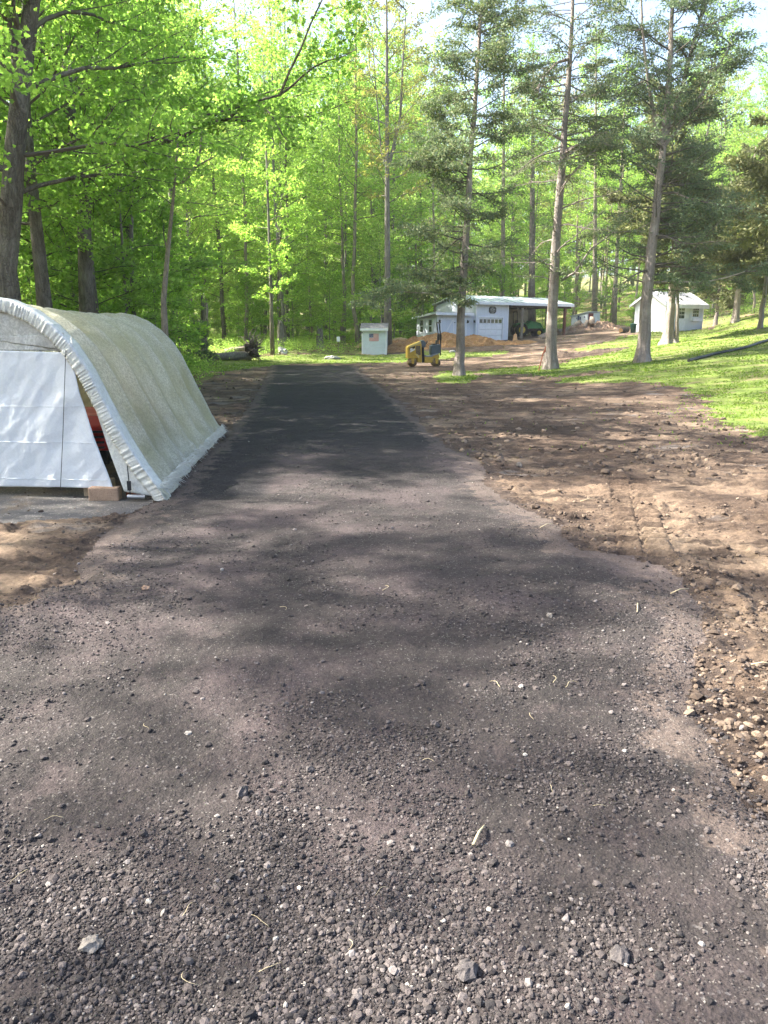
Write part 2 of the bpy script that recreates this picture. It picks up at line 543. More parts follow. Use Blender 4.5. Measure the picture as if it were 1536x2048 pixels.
def lawn_mat():
    t = NT('lawn_turf')
    v = t.coord()
    n1 = t.noise(.7, 5, .6, v, .3); n2 = t.noise(26, 5, .7, v)
    c = t.ramp(n1, [(.3, (.085, .115, .028)), (.5, (.125, .170, .038)), (.7, (.180, .215, .055))])
    thin = t.noise(1.6, 6, .7, t.coord((.6, 1.2, 1)))
    c = t.mix(t.ramp(thin, [(.50, 0.), (.66, .8)]), c, (.18, .135, .085))
    c = t.mix(.6, c, t.ramp(n2, [(.3, (.5, .5, .5)), (.7, (1.4, 1.4, 1.3))]), 'MULTIPLY')
    t.principled(c, .9, t.bump(n2, .7, .04), 0, .15)
    return t.m


def pad_mat():
    t = NT('worn_asphalt')
    v = t.coord()
    n1 = t.noise(1.4, 5, .65, v, .4); n2 = t.noise(60, 5, .75, v)
    c = t.ramp(n1, [(.35, (.085, .082, .080)), (.55, (.125, .112, .100)), (.7, (.20, .148, .100))])
    c = t.mix(.6, c, t.ramp(n2, [(.3, (.5, .5, .5)), (.7, (1.5, 1.5, 1.5))]), 'MULTIPLY')
    vo = t.n('TexVoronoi', {'Vector': v, 'Scale': 70})
    sp = t.n('SeparateColor', {0: vo.outputs['Color']})
    c = t.mix(t.ramp(sp.outputs[0], [(.92, 0.), (.97, .6)]), c, (.36, .33, .29))
    t.principled(c, .92, t.bump(n2, .5, .01), 0, .2)
    return t.m


def floor_mat():
    t = NT('leaf_litter')
    v = t.coord()
    n1 = t.noise(.5, 5, .65, v, .5); n2 = t.noise(9, 6, .75, v)
    c = t.ramp(n1, [(.3, (.10, .075, .045)), (.5, (.20, .140, .090)), (.7, (.30, .215, .150))])
    gr = t.noise(.35, 5, .7, v)
    c = t.mix(t.ramp(gr, [(.40, 0.), (.52, .75)]), c, (.10, .155, .04))
    c = t.mix(.7, c, t.ramp(n2, [(.3, (.5, .48, .45)), (.7, (1.5, 1.4, 1.35))]), 'MULTIPLY')
    t.principled(c, .95, t.bump(n2, .8, .08), 0, .1)
    return t.m


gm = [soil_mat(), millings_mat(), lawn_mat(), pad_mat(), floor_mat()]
for k, nm in enumerate(['ground', 'driveway', 'lawn', 'asphalt_pad', 'forest_floor']):
    q = Q[cls == k]
    u, inv = np.unique(q.ravel(), return_inverse=True)
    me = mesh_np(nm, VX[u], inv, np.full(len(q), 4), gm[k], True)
    if k == 1:
        fr = np.maximum(sstep(10.2, 12.2, Y + fbm(X * 1.2, Y * .8, 33, 3) * 3), sstep(.12, -.12, poly_sd(shelter_shade_poly, X, Y) + (e1 + e2) * .6))  # far half newer and blacker; polygon adds the shelter's shadow as colour
        at = me.attributes.new('fresh_and_shade', 'FLOAT', 'POINT'); at.data.foreach_set('value', fr.ravel()[u].astype(np.float32))
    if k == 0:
        at = me.attributes.new('groove_shade', 'FLOAT', 'POINT'); at.data.foreach_set('value', groove_shade.ravel()[u].astype(np.float32))
    if k in (0, 1, 3):
        at = me.attributes.new('edge', 'FLOAT', 'POINT'); at.data.foreach_set('value', np.abs(sd_dr).ravel()[u].astype(np.float32))
    tag(link(nm, me), kind='structure')
print('ground', len(Q))

# ------------------------------------------------------------------ bark and leaves
M_bark_grey = bark('grey_bark', (.11, .098, .085), (.185, .168, .145), (.27, .25, .22), 10)
M_bark_dark = bark('dark_furrowed_bark', (.07, .06, .048), (.135, .118, .098), (.22, .20, .17), 9, .03)
M_bark_pale = bark('pale_bark', (.16, .13, .10), (.25, .21, .165), (.34, .30, .245), 7, .012)
M_bark_cedar = bark('shreddy_cedar_bark', (.20, .165, .14), (.34, .29, .255), (.47, .42, .37), 13, .05, .05)
M_dead = simple('dead_wood', (.30, .24, .185), .9, .4, 5, bump=.5)
M_twig = simple('twig_bark', (.10, .085, .07), .9, .3, 5)
M_twig_dead = simple('dead_twig_bark', (.22, .185, .16), .9, .3, 5)
LG = [(.0, (.11, .19, .035)), (.35, (.18, .285, .050)), (.65, (.25, .36, .062)), (.9, (.34, .42, .080)), (1., (.42, .41, .11))]
LF = [(.0, (.13, .21, .045)), (.4, (.205, .30, .060)), (.75, (.275, .365, .078)), (1., (.39, .39, .12))]
LY = [(.0, (.14, .17, .035)), (.5, (.23, .26, .055)), (.8, (.31, .29, .09)), (1., (.36, .27, .13))]
LC = [(.0, (.062, .100, .058)), (.4, (.105, .150, .080)), (.75, (.165, .205, .095)), (1., (.27, .25, .12))]
LCO = [(.0, (.070, .085, .034)), (.5, (.125, .135, .050)), (.85, (.18, .18, .070)), (1., (.24, .20, .09))]
M_leaf = leafmat('maple_leaf', LG, (1.55, 1.75, 1.55), .62)
M_leaf2 = leafmat('beech_leaf', LF, (1.55, 1.75, 1.55), .62)
M_leafy = leafmat('young_oak_leaf', LY, (1.3, 1.3, 1.0), .5)
M_cedar = leafmat('cedar_spray', LC, (1.4, 1.6, 1.2), .22, .6)
M_cedar_o = leafmat('olive_cedar_spray', LCO, (1.4, 1.6, 1.2), .25, .6)

MAPLE = np.array([(0, 0), (.28, .02), (.20, .22), (.52, .30), (.30, .48), (.22, .72), (.0, 1.02), (-.22, .72), (-.30, .48), (-.52, .30), (-.20, .22), (-.28, .02)])
OVAL = np.array([(0, 0), (.30, .38), (.02, 1.0), (-.28, .42)])
SPRAY = np.array([(0, -.1), (.20, .30), (.05, 1.0), (-.22, .45)])
FAN = np.array([(0, -.1), (.42, .15), (.20, .45), (.38, .80), (.02, 1.0), (-.30, .75), (-.18, .42), (-.45, .2)])


def leaves(C, size, tmpl, rg, up=.55, dirs=None, szvar=.35):
    """leaf blades at points C, lying more or less level"""
    n = len(C)
    nrm = rg.normal(size=(n, 3)) * (1 - up) + np.array((0, 0, up))
    nrm /= np.linalg.norm(nrm, axis=1)[:, None] + 1e-9
    if dirs is None:
        d = rg.normal(size=(n, 3))
    else:
        d = dirs + rg.normal(size=(n, 3)) * .55
    t = d - nrm * np.sum(d * nrm, 1)[:, None]
    t /= np.linalg.norm(t, axis=1)[:, None] + 1e-9
    b = np.cross(nrm, t)
    s = size * (1 + rg.uniform(-szvar, szvar, n))
    k = len(tmpl)
    V = C[:, None] + s[:, None, None] * (tmpl[None, :, 0, None] * b[:, None] + tmpl[None, :, 1, None] * t[:, None])
    # fold the blade a little
    V -= nrm[:, None] * (np.abs(tmpl[None, :, 0, None]) * .35 * s[:, None, None])
    F = np.arange(n * k).reshape(n, k)
    return V.reshape(-1, 3), F


def unit(v):
    v = np.asarray(v, float)
    return v / (np.linalg.norm(v) + 1e-9)


def limb(p, d, L, n, wob, rg, up=0.):
    pts = [np.array(p, float)]
    d = unit(d)
    for _ in range(n):
        d = unit(d + rg.normal(size=3) * wob + np.array((0, 0, up)))
        pts.append(pts[-1] + d * L / n)
    return np.array(pts)


def interp(pts, t):
    f = t * (len(pts) - 1); i = min(int(f), len(pts) - 2)
    return pts[i] + (pts[i + 1] - pts[i]) * (f - i), unit(pts[i + 1] - pts[i])


def trunk_lobes(rg, k, flare=.35, hts=None):
    ph = rg.uniform(0, 6.28, 3)
    def f(a, kk):
        w = np.exp(-np.linspace(0, 1, kk) * 9)[:, None] if hts is None else np.exp(-np.asarray(hts) / .45)[:, None]
        l = np.sin(a * 5 + ph[0]) * .6 + np.sin(a * 3 + ph[1]) * .4
        return 1 + w * flare * (1 + .7 * l[None]) + .05 * np.sin(a * 2 + ph[2])[None] + .03 * l[None]
    return f


def decid(name, Ht, hb, r0, spread, n_main, leaf, tmpl, seed, lean=(0, 0), dens=1., m_bark=None, m_leaf=None, sides=9, fork=None, flatz=.10,
          side_bias=None, bare=False, trunk_pts=None, max_sub=9, extra_limbs=(), sub_t=(.22, 1.0)):
    """a broadleaf tree: returns (trunk mesh, crown mesh)"""
    rg = np.random.default_rng(seed)
    m_bark = m_bark or M_bark_grey; m_leaf = m_leaf or M_leaf
    K = 14
    if trunk_pts is None:
        hs = np.linspace(0, 1, K) ** 1.15 * Ht
        wob = np.cumsum(rg.normal(size=(K, 2)) * .022 * Ht / 10, 0); wob[:2] = 0
        T = np.stack([hs * lean[0] + wob[:, 0], hs * lean[1] + wob[:, 1], hs - .25], -1)
    else:
        T = np.asarray(trunk_pts, float); hs = T[:, 2] - T[0, 2]; Ht = hs[-1]; K = len(T)
    rad = r0 * np.clip(1 - hs / (Ht * 1.02), .03, 1) ** .75
    tr = MB(); tr.tube(T, rad, sides, True, 0, trunk_lobes(rg, K, .30, hs))
    br = MB(); LV = []; LD = []

    def subs(pts, r, L):
        ns = max(3, int(max_sub * L / max(spread, .5) + 2))
        for j in range(ns):
            t = sub_t[0] + (sub_t[1] - sub_t[0]) * (j + rg.random()) / ns
            p, d = interp(pts, min(t, .999))
            sd = np.cross(d, (0, 0, 1)); sd = unit(sd) * (1 if (j % 2) else -1)
            dd = unit(d * .75 + sd * .8 + np.array((0, 0, rg.normal() * .18)))
            sl = L * (.42 - .18 * t) * rg.uniform(.7, 1.25) + .15
            sp = limb(p, dd, sl, 3, .16, rg, .02)
            br.tube(sp, np.linspace(max(r * .30, .006), .004, 4), 3, False, 0)
            nl = max(4, int(dens * (7 + sl * 26)))
            tt = rg.random(nl) ** .7
            f = tt * 3; i = np.minimum(f.astype(int), 2)
            c = sp[i] + (sp[i + 1] - sp[i]) * (f - i)[:, None]
            c = c + rg.normal(size=(nl, 3)) * np.array((.20, .20, flatz)) * (sl * .55 + .12)
            LV.append(c); LD.append(np.repeat(dd[None], nl, 0))

    ga = rg.uniform(0, 6.28)
    for k in range(n_main):
        tt = (k + rg.random() * .6) / n_main
        h = hb + (Ht * .97 - hb) * tt
        ii = np.searchsorted(hs, h) - 1; ii = max(0, min(K - 2, ii))
        fr = (h - hs[ii]) / (hs[ii + 1] - hs[ii] + 1e-6)
        p = T[ii] + (T[ii + 1] - T[ii]) * fr
        rr = rad[ii] + (rad[ii + 1] - rad[ii]) * fr
        ga += 2.4 + rg.normal() * .35
        env = (math.sin(math.pi * min(1, .18 + tt * .80)) ** .6)
        L = spread * env * rg.uniform(.65, 1.15)
        if side_bias is not None: L *= 1 + side_bias[2] * (math.cos(ga) * side_bias[0] + math.sin(ga) * side_bias[1])
        el = .25 + .75 * tt + rg.normal() * .12
        d = np.array((math.cos(ga) * math.cos(el), math.sin(ga) * math.cos(el), math.sin(el)))
        pts = limb(p, d, L, 6, .13, rg, -.015 if tt < .6 else .03)
        br_r = max(.010, min(rr * .36, .012 + L * .009))
        (tr if br_r > .045 else br).tube(pts, np.linspace(br_r, .008, 7), 5 if br_r > .045 else 4, False, 0)
        if not bare: subs(pts, br_r, L)
    for pts, r in extra_limbs:
        pts = np.asarray(pts, float)
        tr.tube(pts, np.linspace(r, r * .25, len(pts)), 7, False, 0)
        for q in range(1, len(pts)):
            L = np.linalg.norm(pts[-1] - pts[0]) * .5
            for sgn in (-1, 1):
                d = unit(unit(pts[q] - pts[q - 1]) + np.array((rg.normal() * .7, rg.normal() * .7, rg.normal() * .35)))
                sp = limb(pts[q], d, L * rg.uniform(.4, .8), 6, .12, rg, 0)
                br.tube(sp, np.linspace(r * .3, .007, 7), 4, False, 0)
                subs(sp, r * .3, L * .6)
    me_t = mesh_np(name + '_trunk', np.concatenate(tr.V), tr.F, tr.C, [m_bark], True)
    if LV:
        C = np.concatenate(LV); D = np.concatenate(LD)
        V, F = leaves(C, leaf, tmpl, rg, .5, D)
        br.add_np(V, F, 1)
    me_c = mesh_np(name + '_crown', np.concatenate(br.V), br.F, br.C, [M_twig, m_leaf], False, br.M) if br.V else None
    return me_t, me_c


def place_tree(kind, meshes, x, y, label, cat='tree', group=None, rz=0, s=1., z=None, sz=None):
    e = empty(kind, (x, y, float(surf(x, y)) if z is None else z), rz, label, cat, group)
    e.scale = (s, s, sz or s)
    link('trunk', meshes[0], e)
    if meshes[1] is not None: link('crown', meshes[1], e)
    return e


# ------------------------------------------------------------------ the woods
TALL = [decid('tall%d' % i, Ht, hb, r0, sp, nm, .17, OVAL, 100 + i, (ln, ln2), dn * .95, mb, ml, max_sub=9)
        for i, (Ht, hb, r0, sp, nm, ln, ln2, dn, mb, ml) in enumerate([
            (24, 3.2, .14, 4.2, 38, .02, 0, 1.0, M_bark_grey, M_leaf),
            (27, 5.0, .165, 4.6, 38, -.02, .01, 1.0, M_bark_dark, M_leaf2),
            (22, 2.4, .105, 3.8, 38, .03, 0, 1.1, M_bark_grey, M_leaf2),
            (25, 7.0, .135, 4.0, 32, 0, 0, .8, M_bark_pale, M_leaf),
            (28, 9.0, .15, 4.2, 32, .01, 0, .55, M_bark_grey, M_leafy)])]
NEARM = [decid('wood%d' % i, Ht, hb, r0, sp, nm, .098, MAPLE, 200 + i, (ln, 0), dn * 1.7, mb, ml, max_sub=10)
         for i, (Ht, hb, r0, sp, nm, ln, dn, mb, ml) in enumerate([
             (17, 2.6, .13, 3.6, 34, .03, 1.25, M_bark_dark, M_leaf),
             (20, 4.0, .19, 4.2, 34, -.01, 1.2, M_bark_grey, M_leaf)])]
SAP = [decid('sap%d' % i, Ht, hb, r0, sp, nm, lf, OVAL, 300 + i, (ln, 0), dn, M_bark_grey, ml, sides=6, max_sub=7, flatz=.07)
       for i, (Ht, hb, r0, sp, nm, ln, dn, lf, ml) in enumerate([
           (6.0, .7, .035, 1.9, 22, .04, 1.3, .13, M_leaf),
           (8.5, 1.2, .05, 2.3, 26, -.03, 1.15, .14, M_leaf2),
           (3.4, .25, .02, 1.3, 16, .02, 1.5, .12, M_leaf)])]


def scatter(poly, n, mind, seed, avoid=(), tries=60):
    rg = np.random.default_rng(seed)
    poly = np.array(poly, float); lo = poly.min(0); hi = poly.max(0)
    out = []
    for _ in range(n * tries):
        p = rg.uniform(lo, hi)
        if poly_sd(poly, np.array([p[0]]), np.array([p[1]]))[0] > 0: continue
        if any((p[0] - q[0]) ** 2 + (p[1] - q[1]) ** 2 < mind * mind for q in out): continue
        if any((p[0] - q[0]) ** 2 + (p[1] - q[1]) ** 2 < q[2] ** 2 for q in avoid): continue
        out.append(p)
        if len(out) >= n: break
    return out


rt = random.Random(5)
built_avoid = [(9, 68, 8.5), (14, 73, 6), (23, 62, 5), (-.7, 58, 2.6), (19.5, 80, 3), (19, 42, 3)]
# left wood, from beside the shelter to the far end of the driveway
left_wood = [(-20, 12), (-7.2, 16), (-7.0, 24), (-8.0, 34), (-12.5, 46), (-14, 50), (-30, 50), (-22, 22)]
for p in scatter(left_wood, 24, 2.5, 1, [(-9, 17, 1.5)]):
    m = rt.choice(TALL[:3] + NEARM) if p[1] > 22 else rt.choice(NEARM + [TALL[2]])
    place_tree('broadleaf_tree', m, p[0], p[1], 'slender leafy tree in the dense wood behind the white shelter', group='trees of the wood behind the shelter',
               rz=rt.uniform(0, 6.28), s=rt.uniform(.85, 1.12))
for p in scatter(left_wood, 62, 1.5, 2):
    place_tree('sapling', rt.choice(SAP), p[0], p[1], 'bright green sapling filling the wood behind the white shelter', 'sapling', 'saplings of the wood behind the shelter',
               rt.uniform(0, 6.28), rt.uniform(.8, 1.25))
# wood closing the far end of the driveway
end_wood = [(-19, 54.5), (-9, 58), (0, 60.5), (3.0, 66), (4, 76), (5, 118), (-44, 118), (-36, 54)]
for p in scatter(end_wood, 96, 2.5, 3, built_avoid):
    place_tree('broadleaf_tree', rt.choice(TALL[:4]), p[0], p[1], 'slim grey-trunked tree in the wood beyond the end of the driveway', group='trees of the wood beyond the driveway',
               rz=rt.uniform(0, 6.28), s=rt.uniform(1.05, 1.35))
for p in scatter(end_wood, 110, 2.0, 4, built_avoid):
    place_tree('sapling', rt.choice(SAP), p[0], p[1], 'leafy sapling in the undergrowth beyond the end of the driveway', 'sapling', 'saplings beyond the driveway',
               rt.uniform(0, 6.28), rt.uniform(.8, 1.3))
# open wood on the slope behind the outbuildings
hill_wood = [(4, 80), (12, 82), (20, 86), (26, 76), (34, 74), (60, 74), (75, 130), (0, 130)]
for p in scatter(hill_wood, 74, 3.2, 5, built_avoid):
    m = rt.choice(TALL + [TALL[3], TALL[4]])
    place_tree('broadleaf_tree', m, p[0], p[1], 'tall straight tree on the wooded slope behind the outbuildings', group='trees on the slope behind the outbuildings',
               rz=rt.uniform(0, 6.28), s=rt.uniform(.95, 1.3))
for p in scatter(hill_wood, 80, 2.4, 6, built_avoid):
    place_tree('sapling', rt.choice(SAP), p[0], p[1], 'light green sapling on the wooded slope behind the outbuildings', 'sapling', 'saplings on the slope behind the outbuildings',
               rt.uniform(0, 6.28), rt.uniform(.8, 1.3))
# trees that shade the yard from the left, beside and behind the viewer
for (x, y, k, s) in [(-14.0, 7.0, 0, .92), (-16.5, 2.6, 3, .85), (-10.5, .4, 2, .8), (-19, 7.4, 2, 1.0), (-14.5, 14.5, 0, .95), (-20, 13, 1, 1.0), (-12.5, -.8, 3, .8)]:
    place_tree('broadleaf_tree', (NEARM + [TALL[4], TALL[3]])[k], x, y, 'leafy tree standing left of the yard, shading the driveway', group='trees left of the yard', rz=rt.uniform(0, 6.28), s=s)

# the wood far beyond, read as one mass
rg = np.random.default_rng(77)
b = MB()
for k in range(230):
    x = rg.uniform(-85, 110); y = rg.uniform(132, 170); z = float(H(x, y))
    hgt = rg.uniform(20, 29); r = rg.uniform(.15, .28)
    b.tube([(x, y, z - .5), (x + rg.normal() * .3, y, z + hgt * .5), (x + rg.normal() * .8, y, z + hgt * .95)], [r, r * .7, .03], 5, False, 0)
    n = 1000
    th = rg.uniform(0, 6.28, n); hh = rg.uniform(.16, 1.0, n) ** .9
    rr = 3.6 * np.sqrt(rg.random(n)) * np.clip(1.25 - hh * .75, .2, 1)
    layer = np.round(hh * 14) / 14 * .6 + hh * .4
    C = np.stack([x + rr * np.cos(th), y + rr * np.sin(th), z + layer * hgt], -1)
    V, F = leaves(C, .50, FAN, rg, .5)
    b.add_np(V, F, 1)
tag(link('distant_woods', mesh_np('distant_woods', np.concatenate(b.V), b.F, b.C, [M_bark_grey, M_leaf2], False, b.M)), kind='stuff')

# ------------------------------------------------------------------ trees one can point to
def pixtrunk(spec, y0):
    """trunk centre line from surveyed positions (px, py, distance)"""
    return np.array([P(a, b_, c) for a, b_, c in spec])


def special(kind, name, base, pts, seed, label, **kw):
    """pts are world points; base sits on the ground"""
    base = np.array(base, float)
    T = np.array(pts, float) - base
    m = decid(name, 0, kw.pop('hb'), kw.pop('r0'), kw.pop('spread'), kw.pop('n_main'), kw.pop('leaf', .078), kw.pop('tmpl', MAPLE), seed, trunk_pts=T, dens=kw.pop('dens', 2.5),
              extra_limbs=[([np.array(q) - base for q in pp], r) for pp, r in kw.pop('limbs', [])], **kw)
    return place_tree(kind, m, base[0], base[1], label, z=base[2])


def onground(x, y):
    return np.array((x, y, float(surf(x, y))))


# big maple at the frame's edge
D = 13.2
b0 = onground(P(14, 600, D)[0], D)
special('maple_tree', 'big_maple', b0, [b0 - (0, 0, .2), P(10, 540, D), P(22, 420, D), P(30, 300, D), P(42, 180, D), P(56, 70, D), P(75, -80, D + .2), P(90, -300, D + .4), P(110, -600, D + .6)], 11,
        'big two-toned maple trunk at the far left edge behind the shelter', hb=3.6, r0=.25, spread=4.2, n_main=26, m_bark=M_bark_dark, sides=14,
        limbs=[([P(44, 150, D), P(28, 60, D), P(12, -60, D - .3), P(0, -250, D - .5)], .13)])
D = 15.5
b0 = onground(P(88, 600, D)[0], D)
special('maple_tree', 'second_maple', b0, [b0 - (0, 0, .2), P(84, 560, D), P(70, 430, D), P(60, 330, D), P(52, 220, D), P(50, 60, D), P(48, -200, D)], 12,
        'brown trunk leaning left just right of the big maple', hb=4, r0=.17, spread=3.2, n_main=22, m_bark=M_bark_dark, sides=12)
D = 19
b0 = onground(P(170, 620, D)[0], D)
special('maple_tree', 'limb_maple', b0, [b0 - (0, 0, .2), P(171, 560, D), P(168, 440, D), P(172, 360, D), P(150, 290, D), P(138, 200, D), P(130, 80, D), P(122, -120, D), P(118, -330, D)], 13,
        'dark maple with a long bare limb reaching right above the shelter', hb=4.6, r0=.22, spread=3.8, n_main=26, m_bark=M_bark_dark, sides=12,
        limbs=[([P(176, 362, D), P(205, 342, D - .4), P(250, 318, D - 1), P(300, 288, D - 1.6), P(360, 278, D - 2.2), P(400, 250, D - 2.6), P(450, 240, D - 3.2), P(500, 205, D - 4), P(560, 190, D - 4.6)], .075)])
D = 17
b0 = onground(P(324, 640, D)[0], D)
special('bare_tree', 'pale_snag', b0, [b0 - (0, 0, .2), P(327, 600, D), P(336, 500, D), P(346, 400, D), P(352, 330, D), P(358, 250, D)], 14,
        'pale bare leaning trunk with one upturned side branch', hb=3, r0=.10, spread=1.0, n_main=2, m_bark=M_bark_pale, bare=True, sides=10)
snag = [o for o in COL.objects if o.name.startswith('bare_tree')][0]
mb = MB(); bb = np.array(snag.location)
mb.tube(np.array([P(352, 368, D), P(372, 358, D), P(390, 336, D), P(401, 300, D), P(404, 262, D)]) - bb, [.05, .045, .035, .025, .012], 7)
mb.tube(np.array([P(390, 336, D), P(412, 322, D - .2), P(432, 312, D - .3)]) - bb, [.025, .018, .008], 5)
mb.build('branch', M_bark_pale, snag, True)
for (px, py, D, top, r, lab, sd, mbk, sp, hb) in [
        (262, 640, 24, -150, .09, 'thin grey trunk standing between the limb maple and the pale bare trunk', 21, M_bark_grey, 2.6, 5),
        (775, 690, 60, -60, .27, 'tall straight grey tree rising behind the flag shed', 22, M_bark_grey, 4.2, 11),
        (545, 703, 53, 100, .13, 'young tree forking low at the end of the driveway left of the flag shed', 23, M_bark_grey, 3.0, 3.5),
        (1005, 660, 84, 60, .30, 'broad grey trunk rising just behind the barn roof', 24, M_bark_pale, 4.2, 10),
        (1063, 660, 82, 100, .38, 'thick dark trunk rising behind the middle of the barn roof', 25, M_bark_dark, 4.6, 11),
        (1189, 640, 88, 60, .30, 'straight pale trunk rising behind the small coop', 26, M_bark_pale, 4.0, 11),
        (1228, 655, 84, 120, .24, 'leaning pale trunk between the coop and the white garden shed', 27, M_bark_pale, 3.8, 9)]:
    x = P(px, py, D)[0]; b0 = onground(x, D)
    dx = {545: -20, 1228: 28, 775: -2}.get(px, 4)
    hts = np.linspace(0, 1, 9)
    T = [b0 - (0, 0, .3)] + [P(px + dx * t, py - 30 + (top - py) * t, D) for t in hts[1:]]
    lim = []
    if px == 775: lim = [([P(778, 330, D), P(800, 240, D), P(806, 120, D), P(812, 20, D)], .14), ([P(774, 340, D), P(762, 300, D), P(752, 180, D), P(742, 40, D)], .09)]
    if px == 545: lim = [([P(540, 610, D), P(556, 560, D), P(560, 480, D), P(562, 400, D)], .08)]
    special('broadleaf_tree', 'named%d' % sd, b0, T, sd, lab, hb=hb, r0=r, spread=sp, n_main=26, leaf=.17, tmpl=OVAL, m_bark=mbk, limbs=lim,
            m_leaf=M_leafy if px in (775,) else M_leaf, dens=.8 if px == 775 else 1.2)

# ------------------------------------------------------------------ red cedars in the yard
def cedar(name, base, T, r0, seed, label, br_specs, m_leaf=None, dens=1., leaf=.105, dead=0, limbs=(), cat='tree', lobe=.30, kind='cedar_tree', barkm=None):
    rg = np.random.default_rng(seed)
    base = np.array(base, float); T = np.array(T, float) - base
    # resample the trunk
    s = np.concatenate([[0], np.cumsum(np.linalg.norm(np.diff(T, axis=0), axis=1))])
    q = np.concatenate([[0, .12, .28, .5, .8], np.linspace(1.3, s[-1], 14)])
    T = np.stack([np.interp(q, s, T[:, i]) for i in range(3)], -1)
    wv = rg.normal(size=(len(q), 2)) * .02; wv[:4] = 0
    T[:, :2] += wv
    hs = T[:, 2]; Ht = hs[-1]
    rad = .83 * r0 * (1 - .88 * np.clip(hs / Ht, 0, 1) ** .85) * (1 + rg.normal(size=len(q)) * .04)
    tr = MB(); ph = rg.uniform(0, 6.28, 3)
    def lob(a, k):
        w = np.exp(-np.maximum(hs, 0) / .42)[:, None]
        l = np.sin(a * 5 + ph[0]) * .55 + np.sin(a * 7 + ph[1]) * .45
        return 1 + w * lobe * (1 + .8 * l[None]) + .07 * l[None] + .05 * np.sin(a * 2 + ph[2])[None]
    tr.tube(T, rad, 28, True, 0, lob)
    br = MB(); LV = []; LD = []
    dd_ = MB()

    def along(h):
        i = max(0, min(len(hs) - 2, int(np.searchsorted(hs, h)) - 1))
        f = (h - hs[i]) / (hs[i + 1] - hs[i] + 1e-9)
        return T[i] + (T[i + 1] - T[i]) * f, rad[i]

    def foliage(sp, n, sc):
        nn = len(sp) - 1
        tt = rg.random(n) ** .75 * nn; i = np.minimum(tt.astype(int), nn - 1)
        c = sp[i] + (sp[i + 1] - sp[i]) * (tt - i)[:, None]
        LV.append(c + rg.normal(size=(n, 3)) * np.array((.12, .12, .036)) * sc); LD.append(np.repeat(unit(sp[-1] - sp[0])[None] + np.array((0, 0, -.15)), n, 0))

    def branch(pts, r, L, leafy, st=.25):
        br.tube(pts, np.linspace(r, .008, len(pts)), 5, False, 0)
        ns = int(4 + L * 3.6)
        for j in range(ns):
            t = st + (1 - st) * (j + rg.random()) / ns
            p, d = interp(pts, min(t, .999))
            sd = unit(np.cross(d, (0, 0, 1))) * (1 if j % 2 else -1)
            d2 = unit(d * .8 + sd * rg.uniform(.4, 1.1) + np.array((0, 0, rg.normal() * .22)))
            sl = (L * .30 * (1.2 - t * .6) + .15) * rg.uniform(.6, 1.3)
            sp = limb(p, d2, sl, 3, .22, rg, -.02)
            br.tube(sp, [max(.005, r * .22)] + [.006, .004, .003], 3, False, 0)
            if rg.random() < leafy:
                foliage(sp, int(dens * (24 + sl * 64)), .5 + sl)
            elif rg.random() < .8:
                for _ in range(3):
                    p2, d3 = interp(sp, rg.random() * .99)
                    s3 = limb(p2, unit(d3 + rg.normal(size=3) * .6), sl * .5, 2, .25, rg)
                    br.tube(s3, [.004, .003, .002], 3, False, 0)
    for (h0, h1, n, L0, L1, el0, el1, leafy, az0, azw) in br_specs:
        for k in range(n):
            t = (k + rg.random()) / n
            h = h0 + (h1 - h0) * t
            p, rr = along(h)
            az = az0 + azw * rg.uniform(-1, 1)
            L = (L0 + (L1 - L0) * t) * rg.uniform(.55, 1.15)
            el = el0 + (el1 - el0) * t + rg.normal() * .12
            d = np.array((math.cos(az) * math.cos(el), math.sin(az) * math.cos(el), math.sin(el)))
            pts = limb(p, d, L, 6, .15, rg, .02)
            branch(pts, max(.010, min(rr * .30, .008 + .010 * L)), L, leafy)
    for pts, r, leafy in limbs:
        pts = np.array(pts, float) - base
        tr.tube(pts, np.linspace(r, r * .3, len(pts)), 9, False, 0)
        for q_ in range(1, len(pts)):
            for _ in range(3):
                L = rg.uniform(.7, 1.9)
                d = unit(unit(pts[q_] - pts[q_ - 1]) * .5 + np.array((rg.normal(), rg.normal(), rg.normal() * .3)))
                branch(limb(pts[q_], d, L, 5, .15, rg), r * .35, L, leafy, .2)
    e = empty(kind, tuple(base), 0, label, cat)
    tr.build('trunk', barkm or M_bark_cedar, e, True)
    mats = [M_twig_dead if dead else M_twig, m_leaf or M_cedar]
    if LV:
        C = np.concatenate(LV); D_ = np.concatenate(LD)
        V, F = leaves(C, leaf, SPRAY, rg, .25, D_)
        br.add_np(V, F, 1)
    link('crown', mesh_np(name + '_crown', np.concatenate(br.V), br.F, br.C, mats, False, br.M), e)
    return e


PI = math.pi
